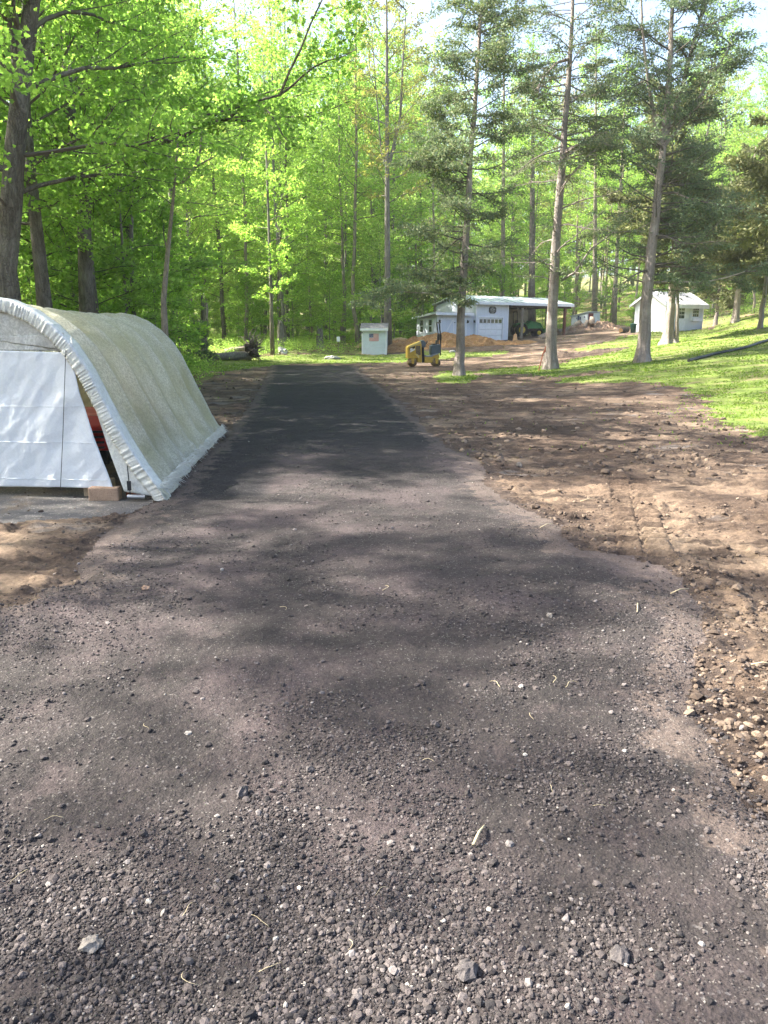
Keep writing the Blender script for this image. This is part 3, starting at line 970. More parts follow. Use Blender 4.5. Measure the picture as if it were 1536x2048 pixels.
# cedar by the roller
D = flat(917, 752)[1]
b0 = onground(flat(917, 752)[0], D)
cedar('cedar_a', b0, [b0 - (0, 0, .2), P(918, 735, D), P(921, 650, D), P(929, 500, D), P(940, 340, D), P(950, 200, D), P(957, 90, D), P(966, -40, D), P(974, -200, D)], .26, 501,
      'tall dark green cedar whose narrow trunk stands just right of the yellow roller',
      [(3.4, 5.0, 6, 1.9, 2.6, -.05, .05, .6, PI, 1.2), (3.8, 7.0, 11, 1.9, 2.5, -.2, -.05, .8, 0, PI), (3.0, 6.0, 9, 1.2, 1.8, 0, .05, .20, 0, 2.0), (5.0, 9.5, 22, 2.5, 2.6, -.05, .05, .70, 0, PI),
       (7.6, 9.4, 12, 2.6, 2.6, .05, .1, .95, PI, 1.2), (9.5, 12.6, 26, 2.2, 2.4, .08, .12, .9, 0, PI), (12.6, 15.6, 26, 2.1, 1.8, .12, .2, .95, 0, PI), (15.6, 18.5, 16, 1.4, .7, .2, .4, .95, 0, PI)],
      limbs=[([P(917, 566, D), P(890, 562, D), P(865, 570, D), P(845, 578, D), P(828, 580, D)], .05, .7), ([P(921, 586, D), P(880, 588, D - .6), P(845, 586, D - 1.2), P(800, 583, D - 1.6), P(768, 590, D - 1.8)], .045, .8)])
# cedar with the long bare trunk
D = 35
b0 = onground(P(1101, 740, D)[0], D)
cedar('cedar_b', b0, [b0 - (0, 0, .2), P(1101, 722, D), P(1103, 650, D), P(1108, 560, D), P(1112, 470, D), P(1124, 330, D), P(1134, 200, D), P(1141, 80, D), P(1147, -40, D), P(1152, -180, D)], .33, 502,
      'tall sparse cedar with a long pale shredded trunk in front of the barn bay',
      [(3.8, 8.2, 15, 2.4, 3.0, .2, .3, .12, 0, PI), (8.2, 11.6, 26, 2.9, 2.9, .1, .1, .45, 0, PI), (8.9, 10.0, 7, 3.0, 3.0, .05, .1, .95, 0, .9),
       (10.8, 12.6, 9, 3.0, 3.0, .15, .15, .85, 0, .9), (11.6, 14.5, 16, 2.6, 2.4, .1, .2, .5, 0, PI), (14.5, 18.5, 16, 2.3, 1.6, .1, .2, .6, 0, PI), (14, 18, 6, 3, 2.5, .1, .1, .9, 0, .7)],
      dead=1, dens=.85,
      limbs=[([P(1124, 560, D), P(1150, 545, D - .5), P(1180, 500, D - .8), P(1225, 465, D - 1), P(1262, 462, D - 1.2)], .06, .5),
             ([P(1138, 118, D), P(1116, 125, D - .3), P(1090, 150, D - .5), P(1075, 175, D - .7)], .07, .2)])
# big many-stemmed cedar
D = 33
b0 = onground(P(1285, 725, D)[0], D)
cedar('cedar_c', b0, [b0 - (0, 0, .2), P(1286, 705, D), P(1292, 620, D), P(1300, 520, D), P(1312, 430, D), P(1322, 350, D), P(1327, 280, D), P(1337, 180, D), P(1342, 60, D), P(1350, -60, D), P(1356, -160, D)], .34, 503,
      'broad many-stemmed cedar with brown trunk nearest in front of the white garden shed',
      [(2.9, 4.5, 7, 2.6, 3.6, .1, .25, .45, 0, .9), (3.2, 6.5, 20, 3.2, 3.6, .15, .3, .25, 0, PI), (5.0, 8.5, 15, 3.6, 3.9, .1, .2, .75, 0, 1.2), (6.5, 10.5, 24, 3.2, 3.2, .2, .3, .55, 0, PI),
       (10.5, 14.5, 24, 3.2, 2.6, .25, .4, .75, 0, PI), (14.5, 18, 16, 2.2, 1.0, .4, .6, .9, 0, PI)], dens=.78,
      limbs=[([P(1330, 270, D), P(1345, 230, D + .3), P(1364, 180, D + .6), P(1378, 120, D + .8), P(1400, 40, D + 1), P(1420, -60, D + 1)], .14, .9),
             ([P(1318, 290, D), P(1306, 220, D - .2), P(1296, 160, D - .4), P(1285, 60, D - .6), P(1280, -60, D - .6)], .10, .8),
             ([P(1304, 566, D), P(1345, 562, D - .6), P(1400, 566, D - 1), P(1450, 556, D - 1.4), P(1490, 543, D - 1.6)], .055, .75),
             ([P(1330, 290, D), P(1372, 240, D), P(1420, 160, D - .2), P(1462, 90, D - .3)], .08, .9)])
# cedars further back on the lawn
D = 43
b0 = onground(P(1337, 690, D)[0], D)
cedar('cedar_d', b0, [b0 - (0, 0, .2), P(1337, 672, D), P(1343, 600, D), P(1350, 500, D), P(1352, 400, D), P(1352, 250, D)], .34, 504,
      'cedar with a pale fluted trunk right in front of the garden shed door',
      [(3.4, 6, 20, 2.4, 3.4, .1, .15, .65, 0, PI), (6, 13, 40, 3.6, 2.0, .1, .3, .9, 0, PI)], M_cedar_o, 1.0, .2, lobe=.65)
D = 42
b0 = onground(P(1352, 686, D + .8)[0], D + .8)
cedar('cedar_e', b0, [b0 - (0, 0, .2), P(1353, 672, D + .8), P(1355, 590, D + .8), P(1360, 500, D + .8), P(1366, 380, D + .8)], .14, 505,
      'slim second cedar stem close behind the fluted trunk by the garden shed',
      [(4, 9, 18, 2.0, 1.4, .1, .3, .85, 0, PI)], M_cedar_o, 1.0, .2)
for (px, py, D, r, ht, lab, sd, sp) in [
        (1520, 655, 44, .17, 9.5, 'pale thin cedar trunk at the right edge of the lawn', 506, 3.0),
        (1470, 642, 57, .27, 12, 'short grey cedar trunk under drooping olive boughs behind the garden shed', 507, 4.2),
        (1432, 632, 66, .2, 12, 'hazy olive cedar standing behind the garden shed on its right side', 508, 3.6),
        (1570, 640, 50, .25, 13, 'olive cedar just past the right edge of the lawn', 509, 4.0),
        (1610, 690, 34, .25, 14, 'dark cedar hanging in from the right side above the lawn', 510, 4.2)]:
    x = P(px, py, D)[0]; b0 = onground(x, D)
    h1 = 2.6 if sd != 510 else 5.0
    cedar('cedar%d' % sd, b0, [b0 - (0, 0, .2), b0 + (.05, 0, ht * .5), b0 + (.15, 0, ht)], r, sd, lab,
          [(h1, h1 + 2, 12, sp * .8, sp, -.15, -.05, .75, 0, PI), (h1 + 1.5, ht * .97, int(ht * 3.2), sp, sp * .35, .0, .35, .85, 0, PI)], M_cedar_o, 1.0, .2)

# juniper bush behind the shelter
D = 38
b0 = onground(P(400, 735, D)[0], D)
cedar('juniper', b0, [b0 - (0, 0, .1), b0 + (.02, 0, 1), b0 + (.05, 0, 2.2)], .05, 520, 'dark green juniper bush beside the fallen log, behind the shelter',
      [(.1, 2.1, 42, 1.0, .4, .2, .8, 1.0, 0, PI)], M_cedar, 1.0, .11, kind='juniper_bush', cat='bush', lobe=.1)

# ------------------------------------------------------------------ white fabric shelter
def tarp_mat(name, base, stain, stain_lo, amt, translucent=.25, fold=.35):   # stained cloth
    t = NT(name)
    v = t.coord()
    big = t.noise(1.3, 5, .6, v, .3); fine = t.noise(38, 6, .75, v); spk = t.noise(95, 4, .8, v)
    c = t.mix(t.ramp(big, [(.34, stain_lo), (.62, amt)]), base, stain)
    rb = t.n('Attribute', attribute_name='rib').outputs['Fac']
    rn = t.n('Math', {0: rb, 1: t.ramp(fine, [(.35, .25), (.6, 1.)])}, operation='MULTIPLY').outputs[0]
    c = t.mix(rn, c, (.74, .76, .72))
    c = t.mix(t.ramp(fine, [(.44, .55 * amt), (.56, 0.)]), c, tuple(x * .55 for x in stain))
    c = t.mix(t.ramp(spk, [(.60, 0.), (.70, .55 * amt)]), c, (.66, .68, .64))
    b = t.bump(t.noise(3.5, 5, .6, v, 1.2), fold, .05)
    b = t.bump(fine, .15, .006, b)
    d = t.n('BsdfPrincipled', {'Base Color': c, 'Roughness': .48, 'Specular IOR Level': .35, 'Normal': b})
    tr = t.n('BsdfTranslucent', {'Color': c})
    mx = t.n('MixShader', {0: translucent, 1: d.outputs[0], 2: tr.outputs[0]})
    t.t.links.new(mx.outputs[0], t.out.inputs[0])
    return t.m


M_cover = tarp_mat('algae_stained_tarp', (.86, .84, .72), (.60, .58, .38), .0, 1.0, .55, .25)
M_tarp = tarp_mat('white_tarp', (.78, .81, .84), (.60, .62, .62), .0, .16, .20, .32)
M_gable = tarp_mat('mildewed_tarp', (.74, .74, .71), (.40, .40, .37), .1, .8, .2, .3)
M_hem = tarp_mat('hem_tarp', (.78, .79, .76), (.42, .43, .36), .0, .45, .2, .6)
M_black = simple('black_metal', (.02, .02, .022), .5)
M_steel = simple('galvanised_steel', (.35, .36, .37), .4, metal=.7)
M_rope = simple('white_fibre', (.62, .62, .56), .9)

F0 = np.array((-2.40, 7.62)); FD = np.array((-.984, .178)); SD = np.array((-.080, .9968))     # front corner, along the front, along the side
prof_h = [(0, 0), (.24, .50), (.40, .80), (.53, 1.07), (.66, 1.34), (.83, 1.60), (1.02, 1.79), (1.24, 1.94), (1.48, 2.04), (1.75, 2.08)]
prof = np.array(prof_h + [(3.5 - a, b_) for a, b_ in prof_h[-2::-1]])
pl = np.concatenate([[0], np.cumsum(np.linalg.norm(np.diff(prof, axis=0), axis=1))])
TL = 5.3


def arch(t, inset=0.):
    """(s, z) on the arch, t 0..1 from the right foot over the top to the left foot"""
    q = t * pl[-1]
    s = np.interp(q, pl, prof[:, 0]); z = np.interp(q, pl, prof[:, 1])
    e = .02
    ds = np.interp(np.minimum(q + e, pl[-1]), pl, prof[:, 0]) - np.interp(np.maximum(q - e, 0), pl, prof[:, 0])
    dz = np.interp(np.minimum(q + e, pl[-1]), pl, prof[:, 1]) - np.interp(np.maximum(q - e, 0), pl, prof[:, 1])
    l = np.sqrt(ds * ds + dz * dz) + 1e-9
    return s + inset * dz / l, z - inset * ds / l


def tw(s, u, z):
    """shelter coordinates (across, along, up) to shelter-local metres"""
    return np.stack([s * FD[0] + u * SD[0], s * FD[1] + u * SD[1], z], -1)


tent = empty('storage_shelter', (F0[0], F0[1], 0), 0, 'round-topped white fabric shelter with green algae stains and a loose front door', 'shelter')
rg = np.random.default_rng(31)
nu, nt_ = 150, 170
uu, tt = np.meshgrid(np.linspace(0, 1, nu), np.linspace(0, 1, nt_), indexing='ij')
nrib = 6
sag = np.abs(np.sin(uu * nrib * PI)) ** .8
ins = .075 * sag * np.sin(PI * np.clip(tt, 0, 1)) ** .5 + fbm(uu * 9, tt * 14, 5, 3) * .035
low = np.minimum(tt, 1 - tt) * pl[-1]
# slack skirt above the bottom edge: bellies out and wrinkles
sk = np.exp(-((low - .22) / .16) ** 2)
ins -= sk * (.05 + .09 * fbm(uu * 22, tt * 30, 6, 3) - .03 * uu)
ins -= np.exp(-(low / .12) ** 2) * (.10 * (vnoise(uu * 30, tt * 0, 8) - .2))
s_, z_ = arch(tt, ins)
z_ = z_ - .10 * np.sin(PI * uu) * np.sin(PI * tt) * .4
drag = np.exp(-(low / .25) ** 2)
z_ = np.maximum(z_ + drag * (.03 * vnoise(uu * 46, tt * 3, 9)), .0) + .012
s_ = s_ - np.where(tt < .5, 1, -1) * drag * .10 * (1 - uu) ** 3
V = tw(s_, uu * TL - drag * .10 * (uu < .02), z_)
ii = np.arange(nu - 1)[:, None] * nt_ + np.arange(nt_ - 1)[None]
F = np.stack([ii, ii + 1, ii + nt_ + 1, ii + nt_], -1).reshape(-1, 4)
mb = MB(); mb.add_np(V.reshape(-1, 3), F)
cover = mb.build('cover', M_cover, tent, True)
at = cover.data.attributes.new('rib', 'FLOAT', 'POINT')
at.data.foreach_set('value', (np.clip(np.exp(-(np.sin(uu * nrib * PI) / .16) ** 2) * .55 + np.exp(-(low / .30) ** 2) * .6 + np.exp(-((1 - uu) / .02) ** 2) * .5, 0, 1)).ravel().astype(np.float32))
# front hem: ruffled band standing proud of the first hoop and folded round the front
nt2 = 1500
t2 = np.linspace(0, 1, nt2)
rows = []
for k, (uo, inn) in enumerate([(.26, -.006), (.20, -.012), (.10, -.013), (.01, -.012), (-.014, -.006), (-.022, .012), (-.020, .06), (-.016, .10), (-.012, .125)]):
    ruf = (.0034 * np.sin(t2 * 760 + 9 * np.sin(t2 * 31) + 5 * np.sin(t2 * 77)) * vnoise(t2 * 60, t2 * 0, 14) * 1.6 + .009 * (vnoise(t2 * 420, t2 * 0 + k * .4, 12) - .5) + .006 * (vnoise(t2 * 90, t2 * 0 + k * .3, 13) - .5)) * (1 if k >= 5 else .25)
    s1, z1 = arch(t2, np.full(nt2, inn) + ruf * .8)
    lowr = np.minimum(t2, 1 - t2) * pl[-1]
    fl = np.exp(-(lowr / .35) ** 2)
    rows.append(tw(s1 - np.where(t2 < .5, 1, -1) * fl * .12, uo - ruf - .07 * fl * (k < 5), np.maximum(z1, 0) + .015))
V = np.array(rows); n0, n1 = V.shape[:2]
ii = np.arange(n0 - 1)[:, None] * n1 + np.arange(n1 - 1)[None]
F = np.stack([ii, ii + n1, ii + n1 + 1, ii + 1], -1).reshape(-1, 4)
mb = MB(); mb.add_np(V.reshape(-1, 3), F)
hem = mb.build('hem', M_hem, tent, True)
so = hem.modifiers.new('thick', 'SOLIDIFY'); so.thickness = .004


def front_pt(px, py):
    """(s, z) on the front plane for a surveyed photo position"""
    u = (px - 768) / FPX; v = (1024 - py) / FPX
    d = np.array((u, CP + v * SP)); zz = -SP + v * CP
    # F0 + s FD = t d
    A = np.array([[d[0], -FD[0]], [d[1], -FD[1]]])
    t, s = np.linalg.solve(A, F0)
    return s, CZ + t * zz


def sheet(name, left, right, mat, seed, uoff=.02, amp=.02, nz=60, ns=60, thick=.005, parent=tent):
    """cloth between two edge polylines of (s, z)"""
    L = np.array(left, float); Rr = np.array(right, float)
    a = np.linspace(0, 1, nz); b_ = np.linspace(0, 1, ns)
    def rs(E):
        q = np.concatenate([[0], np.cumsum(np.linalg.norm(np.diff(E, axis=0), axis=1))]); q /= q[-1]
        return np.stack([np.interp(a, q, E[:, 0]), np.interp(a, q, E[:, 1])], -1)
    L = rs(L); Rr = rs(Rr)
    S = L[:, None] + (Rr - L)[:, None] * b_[None, :, None]
    wr = amp * (fbm(S[..., 0] * 2.2 + S[..., 1] * 1.3, S[..., 1] * 1.4, seed, 4) * 2 + .5 * fbm(S[..., 0] * 9 + S[..., 1] * 6, S[..., 1] * 3 - S[..., 0] * 2, seed + 3, 3))
    V = tw(S[..., 0], uoff + wr, S[..., 1])
    ii = np.arange(nz - 1)[:, None] * ns + np.arange(ns - 1)[None]
    F = np.stack([ii, ii + 1, ii + ns + 1, ii + ns], -1).reshape(-1, 4)
    mb = MB(); mb.add_np(V.reshape(-1, 3), F)
    o = mb.build(name, mat, parent, True)
    so = o.modifiers.new('thick', 'SOLIDIFY'); so.thickness = thick
    return o


def fp(*pts): return [front_pt(*p) for p in pts]


def arch_edge(t0, t1, n, inset):
    s1, z1 = arch(np.linspace(t0, t1, n), np.full(n, inset)); return list(zip(s1, z1))


# gable top: mildewed cloth between the arch and the seam
seam_r = front_pt(137, 702)
zt = seam_r[1]
top_arc = arch_edge(.0, 1., 120, .10)
arcR = [p for p in top_arc if p[0] < 1.75 and p[1] > zt and p[0] > seam_r[0] - .02]
arcL = [p for p in top_arc if p[0] >= 1.75 and p[1] > zt]
sheet('gable_panel', [(3.5 - arcL[-1][0] + 0, zt)] [:0] + [(arcL[-1][0], zt)] + arcL[::-1], [seam_r, front_pt(124, 664)] + arcR, M_gable, 41, .03, .02)
# door sheet: right edge slants down to the blocks
sheet('door_panel', [(3.42, .07), (3.30, .5), (2.95, 1.1), (arcL[-1][0], zt + .02)], fp((226, 977), (190, 880), (160, 790), (140, 705)), M_tarp, 43, .0, .045, 90, 120)
# strip beside the opening
sheet('side_flap', fp((248, 983), (218, 905), (192, 826), (160, 745), (141, 672)), [(.03, .05), (.25, .5), (.55, 1.07), (.70, 1.34), (.83, 1.55)], M_hem, 45, .015, .02)
# sewn seams across the door and a dirty lower hem
for z_, sd_ in ((.98, 0), (.60, 1), (.20, 2)):
    sx_ = np.linspace(float(np.interp(z_, [.07, zt], [front_pt(226, 977)[0], front_pt(140, 705)[0]])) + .03, 3.2, 120)
    wr_ = .045 * (fbm(sx_ * 2.2 + z_ * 1.3, z_ * 1.4 + sx_ * 0, 43, 4) * 2 + .5 * fbm(sx_ * 9 + z_ * 6, z_ * 3 - sx_ * 2, 46, 3))
    mb = MB(); mb.tube(tw(sx_, wr_ - .004, z_ + .006 * np.sin(sx_ * 3)), .0028, 4); mb.build('seam', M_tarp, tent, True)
# drawstring hanging down the door
mb = MB()
p_ = [front_pt(*q) for q in ((134, 700), (131, 780), (128, 870), (123, 979))]
mb.tube([tw(np.array(a), np.array(-.035), np.array(b_)) for a, b_ in p_], .0035, 5)
mb.build('drawstring', M_black, tent)
# back wall of cloth
t3 = np.linspace(0, 1, 60); s1, z1 = arch(t3, np.full(60, .05))
mb = MB(); mb.add(tw(s1, np.full(60, TL - .05), z1), [tuple(range(60))])
mb.build('back_panel', simple('tan_tarp', (.62, .53, .40), .8), tent)
# hoops
mb_ok = 0
for k in range(nrib + 1):
    t3 = np.linspace(0, 1, 40); s1, z1 = arch(t3, np.full(40, .14))
    mb = MB(); mb.tube(tw(s1, np.full(40, .10 + (TL - .2) * k / nrib), np.maximum(z1, 0) + .05), .019, 8)
    mb.build('hoop', M_steel, tent, True)
# ratchet strap and foot of the front hoop
mb = MB()
a_, b_ = front_pt(256, 930), front_pt(262, 988)
mb.tube([tw(np.array(a_[0]), np.array(-.03), np.array(a_[1])), tw(np.array(b_[0]), np.array(-.03), np.array(b_[1]))], .006, 6)
c_ = front_pt(260, 968); q = tw(np.array(c_[0]), np.array(-.04), np.array(c_[1]))
mb.box(q[0] - .018, q[0] + .018, q[1] - .012, q[1] + .012, q[2] - .06, q[2] + .04)
mb.build('tie_strap', M_black, tent)
mb = MB(); c_ = front_pt(275, 988)
q = tw(np.array(c_[0]), np.array(-.02), np.array(.05))
mb.tube([q + (-.10, 0, 0), q + (.09, -.01, 0)], .022, 10)
mb.build('base_rail', M_steel, tent)
# frayed threads along the bottom edge
mb = MB()
for k in range(900):
    u = rg.random() ** .8
    if k % 3 == 0: u = rg.uniform(0, .25)
    s0, z0 = arch(np.array(.006 + .02 * rg.random()), np.array(-.06))
    p = tw(s0 - .05 * (1 - u) ** 2, np.array(u * TL), z0 + .03)
    d = np.array((rg.uniform(.01, .10), rg.normal() * .05, rg.uniform(-.05, .02)))
    e = p + d; e[2] = max(e[2], .012)
    mb.tube([p, p + d * .5 + (0, 0, .015), e], [.0035, .003, .001], 3, False)
tag(mb.build('frayed_edge', M_rope, tent), kind='stuff')

# --- paving blocks holding the door
def block_mat(name, c):
    t = NT(name); v = t.coord()
    n1 = t.noise(9, 5, .7, v); n2 = t.noise(70, 5, .75, v)
    cc = t.ramp(n1, [(.3, tuple(x * .7 for x in c)), (.7, tuple(x * 1.15 for x in c))])
    cc = t.mix(.5, cc, t.ramp(n2, [(.3, (.5, .5, .5)), (.7, (1.4, 1.4, 1.4))]), 'MULTIPLY')
    t.principled(cc, .95, t.bump(n2, .8, .01), 0, .1); return t.m


M_blk1 = block_mat('tan_concrete', (.40, .27, .185)); M_blk2 = block_mat('buff_concrete', (.46, .36, .25)); M_brk = block_mat('red_clay', (.30, .10, .06))


def block(name, px0, px1, pyb, h, depth, mat, label, rz=0., cat='paving block'):
    a = GT(px0, pyb); c = GT(px1, pyb); L = abs(c[0] - a[0])
    e = mbk = MB()
    nn = 7
    mbk.box(-L / 2, L / 2, 0, depth, 0, h)
    x, y = (a[0] + c[0]) / 2, a[1]
    o = mbk.build(name, mat, None, False, .012)
    o.location = (x, y, float(surf(x, y)) - .006); o.rotation_euler = (0, 0, rz)
    return tag(o, label, cat)


block('concrete_block', 177, 237, 1002, .145, .13, M_blk1, 'tan concrete paving block lying in front, wider of the two at the shelter door')
o = block('concrete_block', 168, 226, 992, .19, .12, M_blk2, 'buff paving block leaning behind the tan one against the shelter door', .05)
block('clay_brick', 252, 286, 995, .055, .12, M_brk, 'flat red brick under the foot of the shelter frame', cat='brick')

# --- red garden machine kept inside
M_red = simple('red_paint', (.42, .02, .015), .35, .2, 5, dirt=(.10, .05, .04)); M_rub = simple('tyre_rubber', (.018, .018, .019), .85, .3, 20)
gt = tw(np.array(.95), np.array(.55), np.array(0.)) + np.array((F0[0], F0[1], 0))
ma = empty('garden_tractor', (float(gt[0]), float(gt[1]), float(surf(gt[0], gt[1])) + .004), R(8), 'red and black garden tractor glimpsed through the gap in the shelter door', 'garden tractor')
mb = MB(); mb.prism([(.0, .42), (.02, .70), (.20, .80), (1.0, .84), (1.05, .42)], -.26, .26, 'yz'); mb.build('hood', M_red, ma, False, .03)
mb = MB()
for k in range(4): mb.box(-.20, .20, -.02, .0, .45 + k * .06, .475 + k * .06)
mb.build('grille', M_black, ma)
mb = MB(); mb.box(-.22, .22, .05, 1.7, .25, .42); mb.build('chassis', M_black, ma, False, .02)
mb = MB(); mb.box(-.50, .50, 1.05, 1.75, .45, .60); mb.build('rear_fender', M_red, ma, False, .04)
mb = MB(); mb.box(-.22, .22, 1.3, 1.7, .60, .72); mb.box(-.22, .22, 1.64, 1.74, .70, 1.05); mb.build('seat', M_black, ma, False, .03)
mb = MB(); mb.tube([(0, 1.0, .8), (0, 1.12, 1.05)], .015, 8)
an = np.linspace(0, 2 * PI, 21); mb.tube(np.stack([.17 * np.cos(an), 1.12 + .07 * np.sin(an), 1.06 + .15 * np.sin(an)], -1), .013, 6); mb.build('steering_wheel', M_black, ma)
for sx in (-1, 1):
    for yy_, r_ in ((.2, .19), (1.45, .25)):
        mb = MB(); mb.disc_wheel((sx * .40, yy_, r_), .08, r_, 20, 'x'); wv = mb.build('wheel', M_rub, ma, True)
        mb = MB(); mb.disc_wheel((sx * .42, yy_, r_), .07, r_ * .5, 16, 'x'); mb.build('rim', M_steel, wv, True)

# ------------------------------------------------------------------ buildings
def siding(name, col, scale=9, axis='x', dirt=.25):
    """painted sheet siding with upright grooves, a little weather on it"""
    t = NT(name)
    v = t.coord()
    wv = t.n('TexWave', {'Vector': v, 'Scale': scale}, wave_type='BANDS', bands_direction=axis.upper(), wave_profile='SAW')
    n1 = t.noise(1.5, 5, .65, t.coord((1, 1, .4))); n2 = t.noise(18, 5, .7, v)
    c = t.mix(t.ramp(n1, [(.45, 0.), (.75, dirt)]), col, tuple(x * .55 for x in col))
    c = t.mix(t.ramp(n2, [(.55, 0.), (.75, dirt * .6)]), c, tuple(x * .6 for x in col))
    c = t.mix(t.ramp(wv.outputs['Fac'], [(0, .35), (.07, 0.)]), c, tuple(x * .35 for x in col))
    t.principled(c, .6, t.bump(wv.outputs['Fac'], .25, .01), 0, .3)
    return t.m


M_sid = siding('grooved_white_siding', (.62, .66, .76), .8)
M_sid_end = siding('weathered_white_siding', (.55, .58, .58), .9, 'y', .5)
M_trim = simple('white_trim', (.74, .76, .82), .5, .12, 4)
M_metalroof = simple('pale_sheet_metal', (.60, .66, .70), .35, .18, 2.5, metal=.35, dirt=(.42, .40, .36))
M_glass = simple('dark_window_glass', (.035, .045, .05), .08, .3, 3, bump=0., spec=.9)
M_darkwood = simple('dark_timber', (.055, .040, .034), .8, .4, 5, dirt=(.09, .06, .045))
M_brownpost = simple('brown_stained_timber', (.17, .075, .055), .75, .3, 6)
M_tanboard = simple('tan_plywood', (.30, .265, .20), .8, .3, 2.5)
M_conc = block_mat('foundation_concrete', (.30, .29, .26))


def bar_frame(mb, x0, x1, z0, z1, w, y0, y1):
    mb.box(x0, x1, y0, y1, z1 - w, z1); mb.box(x0, x1, y0, y1, z0, z0 + w)
    mb.box(x0, x0 + w, y0, y1, z0 + w, z1 - w); mb.box(x1 - w, x1, y0, y1, z0 + w, z1 - w)


# barn: local x along the front (to the right), local y to the back
BA = R(30)
bo = P(950, 607, 68.0)
e_dir = np.array((math.cos(BA), math.sin(BA))); n_dir = np.array((-math.sin(BA), math.cos(BA)))
wallo = np.array(bo[:2]) + e_dir * .12 + n_dir * .35
BZ = 1.22


def bx(px):
    """distance along the barn front at surveyed photo column px"""
    u = (px - 768) / FPX
    v = (1024 - 660) / FPX
    d = np.array((u, CP + v * SP))
    A = np.array([[d[0], -e_dir[0]], [d[1], -e_dir[1]]])
    return float(np.linalg.solve(A, wallo)[1])


barn = empty('barn', (wallo[0], wallo[1], BZ), BA, 'long white barn with sheet metal roof, garage door and open bay', 'barn')
wL, wR, wE = bx(951), bx(1016), bx(1134)
wing0 = bx(877)
EV = 3.33            # eave height over the floor
DP = 6.2
print('barn', wing0, wL, wR, wE)
mb = MB()
g0, g1 = bx(956.5), bx(1005.5); gh = 2.12
# front wall of the closed block, with the garage opening cut out of it
mb.box(wL, g0, 0, .14, -.6, EV); mb.box(g1, wR, 0, .14, -.6, EV); mb.box(g0, g1, 0, .14, gh, EV)
mb.box(wL, wL + .14, .14, DP, -.6, EV); mb.box(wR - .14, wR, .14, DP, -.6, EV); mb.box(wL, wR, DP, DP + .14, -.6, EV)
mb.prism([(.15, EV), (DP, EV), (DP / 2 + .1, EV + .66)], wL + .004, wL + .12, 'yz')
mb.build('wall', M_sid, barn)
mb = MB(); d0, d1 = bx(878), wL - .01
WH = 2.35
mb.box(d0, d1, .3, .44, -.6, WH); mb.prism([(.44, -.6), (3.5, -.6), (3.5, WH - .3), (.44, WH)], d0, d0 + .14, 'yz'); mb.box(d0, d1, 3.5, 3.62, -.6, WH - .32)
mb.build('wing_wall', [M_sid], barn)
# roofs
def gable_roof(mb, x0, x1, y0, y1, z, rise, th=.10):
    ym = (y0 + y1) / 2
    mb.prism([(y0, z), (ym, z + rise), (ym, z + rise + th), (y0, z + th)], x0, x1, 'yz')
    mb.prism([(ym, z + rise), (y1, z), (y1, z + th), (ym, z + rise + th)], x0, x1, 'yz')
mb = MB(); rx0, rx1 = wL - .30, wE + .35
gable_roof(mb, rx0, rx1, -.38, DP + .5, EV + .02, .72)
roof = mb.build('roof', M_metalroof, barn)
mb = MB()
k = rx0 + .1
while k < rx1:
    ym = (DP + .12) / 2
    mb.prism([(-.38, EV + .122), (ym, EV + .842), (ym, EV + .875), (-.38, EV + .155)], k, k + .05, 'yz'); k += .88
mb.build('standing_seam', simple('seam_metal', (.36, .40, .43), .4, metal=.4), roof)
mb = MB(); mb.box(rx0 - .02, rx1 + .02, -.43, -.385, EV - .12, EV + .14); mb.box(rx0 - .035, rx0 - .002, -.38, -.1, EV - .1, EV + .12)
mb.build('fascia', M_trim, roof)
mb = MB(); mb.prism([(-.1, WH + .08), (3.85, WH - .31), (3.85, WH - .23), (-.1, WH + .16)], d0 - .35, wL - .32, 'yz')
wroof = mb.build('wing_roof', simple('worn_shingle', (.20, .19, .18), .9, .4, 9, bump=.6), barn)
mb = MB(); mb.box(d0 - .38, wL - .31, -.155, -.105, WH - .10, WH + .14)
for a, b_ in (((-.1, WH + .06), (3.85, WH - .33)),):
    mb.prism([(a[0], a[1] - .06), (b_[0], b_[1] - .06), (b_[0], b_[1] + .13), (a[0], a[1] + .13)], d0 - .40, d0 - .352, 'yz')
mb.build('fascia', M_trim, wroof)
# corner boards
for x in (wL, wR - .12):
    mb = MB(); mb.box(x - .004, x + .12, -.025, -.001, -.3, EV - .12); mb.build('corner_board', M_trim, barn)
mb = MB(); mb.box(d0 - .004, d0 + .12, .272, .298, -.3, WH - .1); mb.build('corner_board', M_trim, barn)
# garage door: four sections, six lights in the top one
gd = MB()
for k in range(4): gd.box(g0 + .07, g1 - .07, .03, .08, .03 + k * .51, .03 + k * .51 + .495)
for k in range(3):
    for q in range(4):
        w_ = (g1 - g0 - .2) / 4; gd.box(g0 + .16 + q * w_, g0 + .16 + q * w_ + w_ - .12, .018, .029, .12 + k * .51, .42 + k * .51)
gdo = gd.build('garage_door', simple('garage_door_paint', (.76, .78, .84), .45, .08, 3), barn)
w_ = (g1 - g0 - .2) / 6
for q in range(6):
    mb = MB(); mb.box(g0 + .14 + q * w_, g0 + .14 + q * w_ + w_ - .09, .012, .028, 1.63, 1.96); mb.build('pane', M_glass, gdo)
mb = MB(); bar_frame(mb, g0 - .05, g1 + .05, -.1, gh + .07, .11, -.03, -.001); mb.build('door_frame', M_trim, barn)
